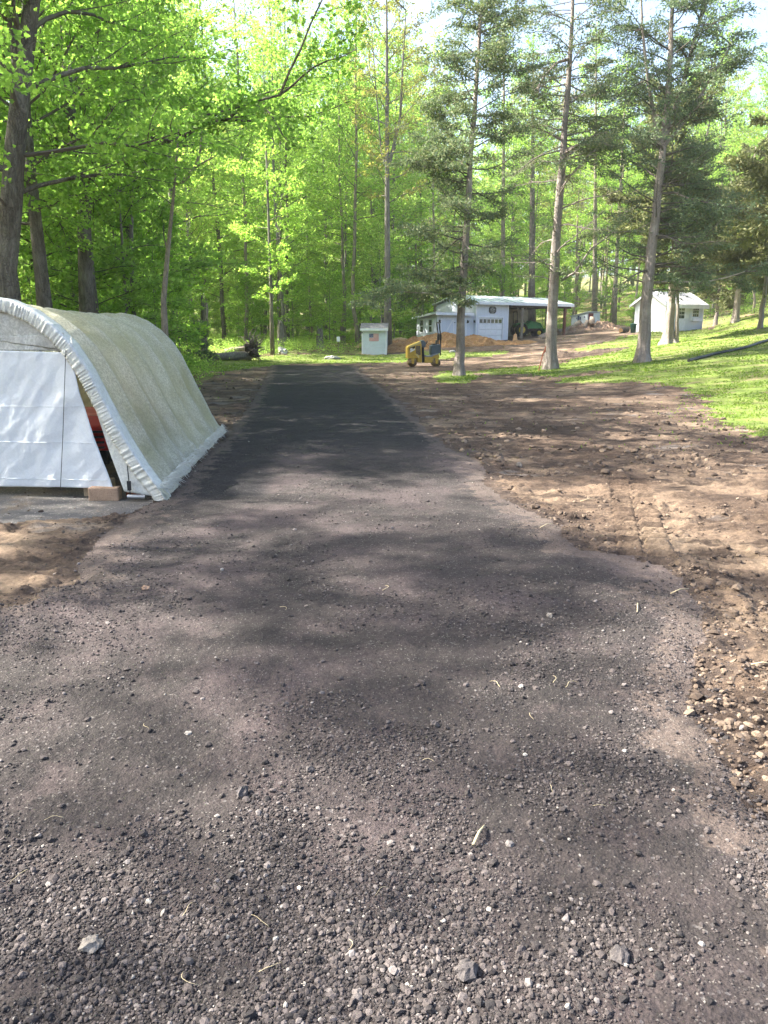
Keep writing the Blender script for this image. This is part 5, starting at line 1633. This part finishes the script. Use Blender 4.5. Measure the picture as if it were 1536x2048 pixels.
# wood chip heap in front of the barn
def chip_mat(name='wood_chips', cs=((.16, .085, .04), (.34, .19, .085), (.50, .31, .15))):
    t = NT(name); v = t.coord()
    vo = t.n('TexVoronoi', {'Vector': t.coord((1, 1, 1)), 'Scale': 6.5}); n1 = t.noise(1.1, 5, .7, v); n2 = t.noise(14, 6, .75, v)
    c = t.ramp(n2, [(.3, cs[0]), (.5, cs[1]), (.68, cs[2])])
    sp = t.n('SeparateColor', {0: vo.outputs['Color']})
    c = t.mix(t.ramp(sp.outputs[0], [(.5, 0.), (.9, .5)]), c, cs[2])
    c = t.mix(t.ramp(n1, [(.52, 0.), (.68, .5)]), c, cs[0])
    t.principled(c, .95, t.bump(n2, 1., .12), 0, .1); return t.m


def heap(name, cx_, cy_, lx, ly, bumps, mat, label, seed, cat='heap', rz=0., n=110, rag=.12):
    x, y_ = np.meshgrid(np.linspace(-lx, lx, n), np.linspace(-ly, ly, n // 2), indexing='ij')
    c, s_ = math.cos(rz), math.sin(rz)
    wx = cx_ + x * c - y_ * s_; wy_ = cy_ + x * s_ + y_ * c
    h = 0
    for bx_, by_, rx, ry, hh_ in bumps: h = np.maximum(h, hh_ * np.clip(1 - ((x - bx_) / rx) ** 2 - ((y_ - by_) / ry) ** 2, 0, 1) ** .8)
    nz = fbm(x * 1.3, y_ * 1.3, seed, 3) * rag * 3 + fbm(x * 5, y_ * 5, seed + 1, 3) * rag * 1.6
    ed = sstep(0, .25, h)
    zz = surf(wx, wy_) + h * (1 + nz) + nz * ed * .6 - .10 * (1 - sstep(0, .08, h))
    V = np.stack([wx - cx_, wy_ - cy_, zz], -1).reshape(-1, 3)
    n2_ = n // 2; ii = np.arange(n - 1)[:, None] * n2_ + np.arange(n2_ - 1)[None]
    F = np.stack([ii, ii + n2_, ii + n2_ + 1, ii + 1], -1).reshape(-1, 4)
    keep = np.array([(h.ravel()[f].max() > 0) for f in F])
    mb = MB(); mb.add_np(V, F[keep]); o = mb.build(name, mat, None, False); o.location = (cx_, cy_, 0)
    return tag(o, label, cat)


hc = P(905, 690, 60.5)
heap('wood_chip_heap', hc[0], hc[1], 8.5, 3.0, [(-2.9, 0, 4.2, 2.2, .52), (-.6, .2, 3.2, 2.3, .74), (1.8, .3, 1.9, 1.8, .60), (4.4, .3, 2.8, 1.5, .20)], chip_mat(), 'long orange-brown heap of wood chips in front of the barn', 400, rz=R(6), rag=.2)
hc = P(780, 698, 62)
heap('wood_chip_heap', hc[0], hc[1], 3.2, 1.6, [(0, 0, 3.0, 1.5, .5)], chip_mat('pale_wood_chips', ((.22, .15, .08), (.40, .28, .15), (.52, .42, .24))), 'low pale drift of chips right behind the flag shed', 401)
hc = P(1170, 706, 47)
heap('soil_heap', hc[0], hc[1], 3.2, 1.1, [(0, 0, 3.0, 1.0, .20), (-1.2, 0, 1.4, .8, .30)], gm[0], 'low dark ridge of turned soil crossing the lawn behind the bare-trunked cedar', 402, rag=.2)
hc = P(1170, 663, 76.5)
heap('soil_heap', hc[0], hc[1], 4.0, 1.5, [(0, 0, 3.8, 1.3, .55), (1.6, 0, 1.6, 1.0, .8)], chip_mat('reddish_soil', ((.13, .08, .055), (.27, .18, .125), (.40, .29, .21))), 'reddish heap of earth under the stumps in front of the coop', 403, rag=.25)


def log(name, p, q, r0, r1, mat, label, cat='log', seed=0, sink=.8, group=None, end=None):
    rg = np.random.default_rng(seed)
    p = np.array(p, float); q = np.array(q, float); n = 9
    pts = p[None] + (q - p)[None] * np.linspace(0, 1, n)[:, None] + np.concatenate([[[0, 0, 0]], rg.normal(size=(n - 2, 3)) * .02, [[0, 0, 0]]])
    e = empty(name, tuple(p), 0, label, cat, group)
    mb = MB(); mb.tube(pts - p, np.linspace(r0, r1, n) * (1 + rg.normal(size=n) * .05), 12, True, 0, lambda a, k: 1 + .06 * np.sin(a * 3 + seed)[None] + np.zeros((k, 1)))
    mb.build('bark', mat, e, True)
    d = unit(p - q)
    mb = MB(); mb.tube([p - p + d * .004, d * .012], r0 * .9, 14); mb.build('cut_face', end or M_dead, e)
    return e


M_fresh = simple('fresh_cut_wood', (.50, .30, .15), .85, .25, 12)
# fallen log with its root plate
l0 = GT(418, 722); l1 = GT(500, 722)
la = np.array((l0[0], l0[1], l0[2] + .33)); lb = np.array((l1[0] + .1, l1[1] - .3, l1[2] + .40))
lg = log('fallen_log', la - (0, 0, .08), lb - (0, 0, .06), .19, .30, M_bark_grey, 'fallen tree lying by the wood edge with torn roots at its right end', 'log', 3)
rg = np.random.default_rng(91)
mb = MB(); ce = lb - la + np.array((.15, 0, .35))
for k in range(95):
    a = rg.uniform(0, 2 * PI); L = rg.uniform(.5, 1.35) * (1.35 if math.sin(a) > .2 else .8)
    d = unit(np.array((rg.uniform(-.25, .45), math.cos(a) * .8, math.sin(a))))
    pts = limb(ce + rg.normal(size=3) * .12, d, L, 6, .28, rg, 0)
    pts[:, 2] = np.maximum(pts[:, 2], -.28)
    mb.tube(pts, np.linspace(rg.uniform(.02, .075), .008, 7), 5, False)
mb.build('root_plate', M_bark_dark, lg, True)
mb = MB(); mb.tube([ce + (-.2, 0, -.3), ce, ce + (.18, 0, .1)], [.35, .62, .3], 10, True, 0, lambda a, k: 1 + .22 * np.sin(a * 4)[None] + np.zeros((k, 1))); mb.build('root_soil', gm[0], lg)
g1_ = GT(456, 716); log('log', (g1_[0] - .5, g1_[1] + 1.6, g1_[2] + .35), (g1_[0] + .9, g1_[1] + 1.8, g1_[2] + .62), .2, .22, M_bark_pale, 'shorter log lying behind the fallen tree near its roots', 'log', 5, end=M_fresh)
# broken dark stump standing by the bush, grey ones in the wood
def stump(px, py, D, h, r, mat, label, seed, lean=(0, 0), kind='stump', base=None):
    rg = np.random.default_rng(seed); x = P(px, py, D)[0]; z = float(surf(x, D))
    mb = MB(); hs_ = np.array([-.2, .1, .35, h * .5, h * .85, h])
    T = np.stack([hs_ * lean[0], hs_ * lean[1], hs_], -1)
    mb.tube(T, r * np.array([1.5, 1.25, 1.05, 1, .85, .25]), 16, True, 0, lambda a, k: 1 + .14 * np.sin(a * 4 + seed)[None] + np.zeros((k, 1)))
    for q in range(5):
        a = q * 1.26; p0 = T[-2] + np.array((math.cos(a), math.sin(a), 0)) * r * .6
        mb.tube([p0, p0 + (0, 0, rg.uniform(.1, .35) * min(h, 1.5))], [r * .28, .01], 5)
    o = mb.build(kind, mat, None, True); o.location = (x, D, z)
    return tag(o, label, 'stump')
stump(404, 700, 44, 3.6, .13, M_bark_pale, 'broken pale snag standing above the juniper bush', 7, (.12, 0))
stump(411, 700, 45, 3.9, .12, M_bark_dark, 'broken dark snag beside the pale one above the juniper bush', 8, (-.01, 0))
stump(562, 700, 57, 2.2, .24, M_bark_grey, 'short grey dead trunk behind the rounded boulder', 9)
stump(640, 698, 62, 1.5, .3, M_bark_grey, 'grey stump in the undergrowth left of the flag shed', 10)
# sawn stump and logs near the barn
q = P(1030, 684, 64); zq = float(surf(q[0], q[1]))
o = stump(1030, 684, 64, .62, .17, M_fresh, 'orange sawn stump standing in front of the garage door end', 12)
for (px, D, dz, L, az, r_, lab, sd, mt) in [(1135, 76, .35, 1.9, .25, .24, 'grey log pointing at the brown barn post', 21, M_bark_pale), (1152, 76.5, .62, 1.5, .9, .30, 'thick grey root stump left in the pile before the coop', 22, M_bark_pale),
                                            (1172, 76, .75, 1.1, 1.2, .22, 'short log in the middle of the stump pile', 23, M_bark_pale), (1184, 75.8, 1.0, 1.2, 1.5, .30, 'pinkish upturned stump at the right of the pile, before the red door', 24, M_dead),
                                            (1250, 64.5, .28, .7, .3, .27, 'orange cut log lying left of the garden shed', 25, M_bark_dark), (1086, 69.8, .12, .9, .7, .14, 'small split log in front of the tractor bucket', 26, M_dead),
                                            (1093, 67, .16, 1.0, .4, .16, 'barked log lying between the tractor and the bare-trunked cedar', 27, M_bark_pale)]:
    x = P(px, 660, D)[0]; z = float(surf(x, D)) + dz
    d = np.array((math.cos(az) * L, .3, math.sin(az) * L * .6))
    log('log', (x - d[0] / 2, D, z - d[2] / 2), (x + d[0] / 2, D + .3, z + d[2] / 2), r_, r_ * .8, mt, lab, 'log', sd, end=M_fresh if px == 1250 else None)

# rusty bar leaning by the bare-trunked cedar
g_ = GT(1076, 744)
e_ = empty('steel_bar', (g_[0], g_[1], g_[2]), 0, 'rusty red bar stuck in the grass leaning on the bare-trunked cedar', 'bar')
M_rust = simple('rust', (.30, .075, .035), .85, .4, 20)
mb = MB(); mb.tube([(0, 0, -.05), (.10, .05, .35), (.20, .1, .8), (.33, .15, 1.08)], [.022, .02, .02, .018], 7); mb.build('shaft', M_rust, e_)
mb = MB(); mb.tube([(.20, .1, .8), (.30, .12, .9), (.31, .13, 1.14)], [.03, .035, .02], 7); mb.build('head', M_rust, e_)
# corrugated drain pipe
ppx = [(1378, 727), (1400, 720), (1425, 713), (1455, 707), (1490, 699), (1520, 689), (1545, 681), (1600, 668)]
pts = np.array([GT(*p) for p in ppx]); 
tt_ = np.linspace(0, len(pts) - 1, 420); f_ = np.minimum(tt_.astype(int), len(pts) - 2)
pp = pts[f_] + (pts[f_ + 1] - pts[f_]) * (tt_ - f_)[:, None]
for _ in range(30): pp[1:-1] = (pp[:-2] + pp[2:] + 2 * pp[1:-1]) / 4
pp[:, 2] = [float(v) for v in surf(pp[:, 0], pp[:, 1])]
for _ in range(60): pp[1:-1, 2] = (pp[:-2, 2] + pp[2:, 2] + 2 * pp[1:-1, 2]) / 4
pp[:, 2] += .064
pe = empty('drain_pipe', tuple(pp[0]), 0, 'black corrugated drain pipe lying across the lawn on the right', 'pipe')
mb = MB(); rr_ = .056 + .005 * (np.arange(len(pp)) % 2); mb.tube(pp - pp[0], rr_, 12, False); M_pipe = simple('black_plastic_pipe', (.03, .033, .035), .4, .3, 8, spec=.5)
mb.build('pipe_wall', M_pipe, pe, False)
mb = MB(); d = unit(pp[0] - pp[4]); mb.tube([d * -.03, d * .05], [.068, .068], 14); pr = mb.build('end_collar', M_pipe, pe)
mb = MB(); mb.tube([d * .051, d * .053], [.050, .050], 12); mb.build('pipe_mouth', M_black, pr)
# white topped post in the wood edge
x = P(677, 698, 58)[0]; z = float(surf(x, 58))
e_ = empty('marker_post', (x, 58, z), 0, 'short post with a white cap in the undergrowth left of the flag shed', 'post')
mb = MB(); mb.box(-.05, .05, -.05, .05, -.2, .75); mb.build('post', M_bark_pale, e_)
mb = MB(); mb.box(-.12, .12, -.1, .1, .75, 1.12); mb.build('cap', M_trim, e_, False, .02)

# ------------------------------------------------------------------ loose stones, clods, grass, undergrowth (each one uncountable mass)
ICO_V = None
def ico():
    t = (1 + 5 ** .5) / 2
    v = np.array([(-1, t, 0), (1, t, 0), (-1, -t, 0), (1, -t, 0), (0, -1, t), (0, 1, t), (0, -1, -t), (0, 1, -t), (t, 0, -1), (t, 0, 1), (-t, 0, -1), (-t, 0, 1)], float)
    v /= np.linalg.norm(v[0])
    f = np.array([(0, 11, 5), (0, 5, 1), (0, 1, 7), (0, 7, 10), (0, 10, 11), (1, 5, 9), (5, 11, 4), (11, 10, 2), (10, 7, 6), (7, 1, 8), (3, 9, 4), (3, 4, 2), (3, 2, 6), (3, 6, 8), (3, 8, 9), (4, 9, 5), (2, 4, 11), (6, 2, 10), (8, 6, 7), (9, 8, 1)])
    return v, f


def ico2():
    v, f = ico(); v = v.tolist(); cache = {}; out = []
    def mid(a, b_):
        k = (min(a, b_), max(a, b_))
        if k not in cache:
            m = np.array(v[a]) + np.array(v[b_]); v.append((m / np.linalg.norm(m)).tolist()); cache[k] = len(v) - 1
        return cache[k]
    for a, b_, c in f:
        x, y_, z = mid(a, b_), mid(b_, c), mid(c, a); out += [(a, x, z), (b_, y_, x), (c, z, y_), (x, y_, z)]
    return np.array(v), np.array(out)


def rocks(name, xs, ys_, size, mat, seed, flat=.7, sink=.25, jag=.28, smooth=False, hi=False):
    rg = np.random.default_rng(seed)
    V0, F0_ = ico2() if hi else ico(); n = len(xs)
    sc = np.stack([rg.uniform(.7, 1.25, n), rg.uniform(.7, 1.25, n), flat * rg.uniform(.6, 1.2, n)], -1) * size[:, None]
    V = V0[None] * (1 + rg.uniform(-jag, jag, (n, len(V0), 1)) * (.55 if hi else 1)) * sc[:, None]
    a = rg.uniform(0, 2 * PI, n); til = rg.normal(size=n) * .35
    c, s_ = np.cos(til)[:, None], np.sin(til)[:, None]
    V = np.stack([V[..., 0] * c + V[..., 2] * s_, V[..., 1], -V[..., 0] * s_ + V[..., 2] * c], -1)
    c, s_ = np.cos(a)[:, None], np.sin(a)[:, None]
    V = np.stack([V[..., 0] * c - V[..., 1] * s_, V[..., 0] * s_ + V[..., 1] * c, V[..., 2]], -1)
    z = surf(xs, ys_) + sc[:, 2] * (1 - 2 * sink)
    V += np.stack([xs, ys_, z], -1)[:, None]
    F = (F0_[None] + np.arange(n)[:, None, None] * len(V0)).reshape(-1)
    me = mesh_np(name, V.reshape(-1, 3), F, np.full(n * len(F0_), 3), mat, smooth)
    return tag(link(name, me), kind='stuff')


def stone_mat(name, stops, rough=.9, nsc=160):
    t = NT(name); g_ = t.n('NewGeometry')
    c = t.ramp(g_.outputs['Random Per Island'], stops)
    n1 = t.noise(nsc, 4, .7, t.coord())
    c = t.mix(.6, c, t.ramp(n1, [(.3, (.55, .55, .55)), (.7, (1.4, 1.4, 1.4))]), 'MULTIPLY')
    t.principled(c, rough, t.bump(n1, .6, .003), 0, .25); return t.m


M_grav = stone_mat('millings_stones', [(0, (.028, .025, .025)), (.45, (.052, .044, .042)), (.80, (.084, .070, .066)), (.94, (.12, .102, .096)), (.988, (.18, .16, .15)), (1, (.34, .31, .27))])
M_clod = stone_mat('soil_clods', [(0, (.055, .040, .031)), (.5, (.10, .073, .054)), (.85, (.15, .112, .083)), (1, (.22, .165, .12))], .97, 90)


def sample(n, y0, y1, seed, want, power=2.0, spread_=1.15):
    """points thinning out with distance from the yard's near end"""
    rg = np.random.default_rng(seed)
    u = rg.random(n)
    p = 1 - power
    yv = (y0 ** p + u * (y1 ** p - y0 ** p)) ** (1 / p) if abs(p) > 1e-6 else y0 * (y1 / y0) ** u
    xv = rg.uniform(-1, 1, n) * .56 * (yv + .5) * spread_
    ok = np.isin(surf_cls(xv, yv), want)
    return xv[ok], yv[ok], rg


xs, yv, rg = sample(230000, 1.15, 13, 1, [1], 1.9)
cl = fbm(xs * 1.1, yv * 1.1, 500, 3) + .5 * fbm(xs * 5, yv * 5, 501, 2)
keep = rg.random(len(xs)) < np.clip(.50 + cl * 4.5, .04, 1)
xs, yv = xs[keep], yv[keep]
sz = np.minimum(.0020 + rg.gamma(1.25, .0016, len(xs)), .015) * (1 + .02 * yv)
rocks('gravel', xs, yv, sz, M_grav, 2)
xs, yv, rg = sample(700, 1.15, 9, 3, [1], 1.8)
rocks('coarse_gravel', xs, yv, rg.uniform(.007, .015, len(xs)), M_grav, 4, .7, .3, .5, False, True)
xs, yv, rg = sample(60000, 1.4, 24, 5, [0, 3], 1.5)
cl = fbm(xs * .9, yv * 1.4, 510, 3)
keep = rg.random(len(xs)) < np.clip(.30 + cl * 3.5, .05, 1) * np.where(surf_cls(xs, yv) == 3, .1, 1)
xs, yv = xs[keep], yv[keep]
rocks('soil_crumbs', xs, yv, np.minimum(.003 + rg.gamma(1.2, .0042, len(xs)), .032) * (1 + .03 * yv), M_clod, 6, .7, .3, .3)
# larger clods thrown up along the driveway's edge
xs, yv, rg = sample(60000, 1.6, 14, 7, [0], 1.5)
sd_ = poly_sd(drive_poly, xs, yv)
bp_ = poly_sd([tuple(a0 + (-.3, -.1)), tuple(a0 + (.3, -.1)), tuple(a1 + (.3, .2)), tuple(a1 + (-.3, .2))], xs, yv)
pk = (bp_ > 0) * np.exp(-((sd_ - .18) / .20) ** 2) * np.where(xs > 0, 1, .15)
keep = rg.random(len(xs)) < np.where(yv < 5, .35, 1) * pk * np.clip(.16 + 2.2 * fbm(xs * 1.3, yv * 1.3, 515, 2), .02, 1)
xs, yv = xs[keep], yv[keep]
rocks('soil_clods', xs, yv, np.minimum(.004 + rg.gamma(1.1, .0068, len(xs)), np.where(yv < 5, .020, .042)), M_clod, 8, .8, .38, .42, False, True)
# millings kicked out over the soil beside the driveway
xs, yv, rg = sample(90000, 1.3, 13, 21, [0, 3], 1.6)
sd_ = poly_sd(drive_poly, xs, yv)
keep = (rg.random(len(xs)) < np.exp(-np.maximum(sd_, 0) / .13) * .9) & (np.abs(poly_sd([tuple(a0 + (-.3, -.2)), tuple(a0 + (.3, -.2)), tuple(a1 + (.3, .2)), tuple(a1 + (-.3, .2))], xs, yv)) > 0)
xs, yv = xs[keep], yv[keep]
rocks('strewn_millings', xs, yv, np.minimum(.0025 + rg.gamma(1.3, .0022, len(xs)), .018), M_grav, 22)
rg = np.random.default_rng(12)
# a few clods rolled out on the open soil further back
xs, yv, rg = sample(5000, 8, 40, 9, [0], 1.2)
keep = (fbm(xs * .5, yv * .5, 520, 2) > .02) & (rg.random(len(xs)) < .7)
xs, yv = xs[keep], yv[keep]
rocks('scattered_clods', xs, yv, rg.uniform(.015, .055, len(xs)), M_clod, 10, .7, .4, .42, False, True)

# grass
M_grass = leafmat('grass_blade', [(0, (.085, .135, .018)), (.4, (.130, .205, .032)), (.8, (.185, .255, .046)), (1, (.34, .31, .12))], (1.4, 1.45, 1.0), .4)
n = 260000
u = rg.random(n); yv = 10.5 * (66 / 10.5) ** u
xs = rg.uniform(-1, 1.05, n) * .56 * (yv + .5) * 1.1
lsd = poly_sd(lawn_r, xs, yv)
ok = (surf_cls(xs, yv) == 2) | ((rg.random(n) < .004 + .35 * np.exp(-np.maximum(lsd, 0) / .35)) & (surf_cls(xs, yv) == 0))
thin = fbm(xs * .8, yv * 1.2, 530, 3)
ok &= rg.random(n) < np.clip(.62 + thin * 4.5, .04, 1)
xs, yv = xs[ok], yv[ok]; n = len(xs)
hgt = rg.uniform(.018, .045, n) * (1 + .012 * yv); wdt = .0035 + .0011 * yv; a = rg.uniform(0, 2 * PI, n); ln = rg.normal(size=(n, 2)) * .55
b0_ = np.stack([xs, yv, surf(xs, yv) - .005], -1); dv_ = np.stack([np.cos(a), np.sin(a), 0 * a], -1) * wdt[:, None]
V = np.stack([b0_ - dv_, b0_ + dv_, b0_ + np.stack([ln[:, 0] * hgt, ln[:, 1] * hgt, hgt], -1)], 1)
tag(link('grass', mesh_np('grass', V.reshape(-1, 3), np.arange(3 * n), np.full(n, 3), M_grass, False)), kind='stuff')
print('grass', n)

# undergrowth: low leafy plants along the wood's edge and floor
n = 5200
rgx = np.random.default_rng(15)
px_ = rgx.uniform(-30, 62, 90000); py_ = rgx.uniform(14, 110, 90000)
ok = (surf_cls(px_, py_) == 4) & (np.abs(px_) < .62 * (py_ + 2))
den = fbm(px_ * .25, py_ * .25, 540, 3)
ok &= rgx.random(len(px_)) < np.clip(.35 + den * 3 - np.where((px_ > 6) & (py_ > 60), .42, 0), .0, 1) * np.clip(30 / py_, .3, 1)
bad = np.zeros(len(px_), bool)
for ax_, ay_, r_ in built_avoid[:5]: bad |= (px_ - ax_) ** 2 + (py_ - ay_) ** 2 < (r_ * .8) ** 2
px_, py_ = px_[ok & ~bad], py_[ok & ~bad]
px_, py_ = px_[:n], py_[:n]; n = len(px_)
k = 34
hh = rgx.uniform(.25, 1.0, n)
C = np.stack([px_, py_, surf(px_, py_)], -1)[:, None] + rgx.normal(size=(n, k, 3)) * np.array((.30, .30, 0)) * (hh[:, None, None] + .3)
C[..., 2] += rgx.random((n, k)) ** .7 * hh[:, None]
V, F = leaves(C.reshape(-1, 3), .11, OVAL, rgx, .55)
V *= 1
tag(link('undergrowth', mesh_np('undergrowth', V, F.ravel(), np.full(len(F), 4), M_leaf2, False)), kind='stuff')
print('undergrowth', n)

# dry leaves blown on the forest floor and slope
n = 26000
px_ = rgx.uniform(-30, 62, n); py_ = rgx.uniform(14, 110, n); ok = surf_cls(px_, py_) == 4; px_, py_ = px_[ok], py_[ok]
C = np.stack([px_, py_, surf(px_, py_) + .05], -1)
M_dry = stone_mat('dry_leaf', [(0, (.14, .085, .05)), (.5, (.28, .19, .12)), (1, (.44, .34, .25))])
V, F = leaves(C, .17, OVAL, rgx, .7)
tag(link('leaf_litter', mesh_np('leaf_litter', V, F.ravel(), np.full(len(F), 4), M_dry, False)), kind='stuff')

# pale root bits and twigs on the driveway
M_root = simple('pale_root', (.42, .35, .22), .9, .2, 30)
rgr = np.random.default_rng(44)
spots = [(366, 1854, .07, .0022), (540, 1895, .09, .002), (520, 1990, .08, .0026), (775, 1812, .06, .002), (845, 1545, .06, .002), (290, 1468, .09, .0022), (1210, 1650, .06, .002), (1100, 1595, .06, .0025),
         (130, 1655, .08, .002), (1130, 1398, .12, .003), (765, 1195, .14, .004), (1105, 1385, .10, .003), (1000, 1390, .10, .003), (560, 1225, .10, .003), (1060, 1450, .08, .003), (60, 1760, .08, .002), (370, 1990, .09, .002), (700, 1930, .05, .002)]
for (px, py, L, r_) in spots:
    g_ = GT(px, py); mb = MB(); r_ *= .55; L *= .6; a = rgr.uniform(0, 6.28); pts = []; p = np.array((0., 0, 0))
    cur = rgr.normal() * 9
    for q in range(9):
        pts.append(p.copy()); a += cur * L / 9 * 2 + rgr.normal() * .25; p = p + np.array((math.cos(a), math.sin(a), 0)) * L * 1.6 / 9
    pts = np.array(pts); pts[:, 2] = .006 + .008 * np.sin(np.linspace(0, 3.1, 9))
    mb.tube(pts, np.linspace(r_, r_ * .5, 9), 5); o = mb.build('root_bit', M_root, None, True)
    o.location = (g_[0], g_[1], float(surf(g_[0], g_[1])) + .004); tag(o, 'thin pale curled root bit lying on the gravelly driveway', 'twig', 'pale root bits on the driveway')
for (px, py, qx, qy, r_, lab) in [(946, 1712, 968, 1682, .0055, 'straight pale stick lying near the bottom of the driveway'), (1274, 1220, 1273, 1242, .004, 'short pale stick on the soil edge right of the driveway'),
                                  (1340, 1200, 1376, 1190, .004, 'curved tan twig on the soil to the right of the driveway'), (1080, 1066, 1105, 1058, .004, 'short pale twig on the driveway edge by the clods'),
                                  (1500, 1345, 1545, 1352, .004, 'tan stick at the right edge on the soil'), (1160, 1008, 1195, 1000, .004, 'light twig on the soil above the belt prints')]:
    a_, b_ = GT(px, py), GT(qx, qy); m_ = (a_ + b_) / 2 + (0, 0, .012); o = None
    mb = MB(); mb.tube(np.array([a_, m_, b_]) - a_ + (0, 0, r_), [r_, r_ * .9, r_ * .6], 6); o = mb.build('stick', M_root, None, True); o.location = (a_[0], a_[1], float(surf(a_[0], a_[1])) + .006); tag(o, lab, 'stick')


# ------------------------------------------------------------------ thin haze
t = bpy.data.materials.new('added_haze'); t.use_nodes = True; t.node_tree.nodes.clear()
o_ = t.node_tree.nodes.new('ShaderNodeOutputMaterial'); v_ = t.node_tree.nodes.new('ShaderNodeVolumePrincipled')
v_.inputs['Color'].default_value = (.96, .98, 1, 1); v_.inputs['Density'].default_value = .0003; v_.inputs['Anisotropy'].default_value = .2
t.node_tree.links.new(v_.outputs[0], o_.inputs['Volume'])
mb = MB(); lo_ = float(Z.min()) - 1; hi_ = 52
ex = float(np.abs(X).max()) + 20
mb.box(-ex, ex, -60, 320, lo_, hi_)
tag(mb.build('added_haze', t), kind='stuff')  # volume added to lay a slight pale veil over the view

# ------------------------------------------------------------------ daylight
SUN_EL, SUN_AZ = R(44), R(8)         # azimuth: degrees from -x towards +y
sdir = Vector((-math.cos(SUN_EL) * math.cos(SUN_AZ), math.cos(SUN_EL) * math.sin(SUN_AZ), math.sin(SUN_EL)))
ld = bpy.data.lights.new('sun', 'SUN')
ld.energy = 5.0
ld.angle = R(.53)
ld.color = (1.0, .95, .86)
lo = bpy.data.objects.new('sun', ld)
COL.objects.link(lo)
lo.rotation_euler = sdir.to_track_quat('Z', 'Y').to_euler()
w = bpy.data.worlds.new('World')
scene.world = w
w.use_nodes = True
nt = w.node_tree
bg = nt.nodes['Background']
sky = nt.nodes.new('ShaderNodeTexSky')
sky.sky_type = 'NISHITA'
sky.sun_disc = False
sky.sun_elevation = SUN_EL
sky.sun_rotation = math.atan2(sdir.x, sdir.y)
sky.air_density = 1.0
sky.dust_density = 4.0
sky.ozone_density = 1.0
nt.links.new(sky.outputs[0], bg.inputs[0])
bg.inputs[1].default_value = .108

scene.view_settings.view_transform = 'Standard'
scene.view_settings.look = 'None'
scene.view_settings.exposure = 2.4
scene.view_settings.gamma = 1
cy = scene.cycles
cy.max_bounces = 9
cy.diffuse_bounces = 6
cy.glossy_bounces = 2
cy.transmission_bounces = 7
cy.transparent_max_bounces = 4
cy.volume_bounces = 1
cy.caustics_reflective = False
cy.caustics_refractive = False
cy.sample_clamp_indirect = 6
cy.use_adaptive_sampling = True
cy.adaptive_threshold = .015
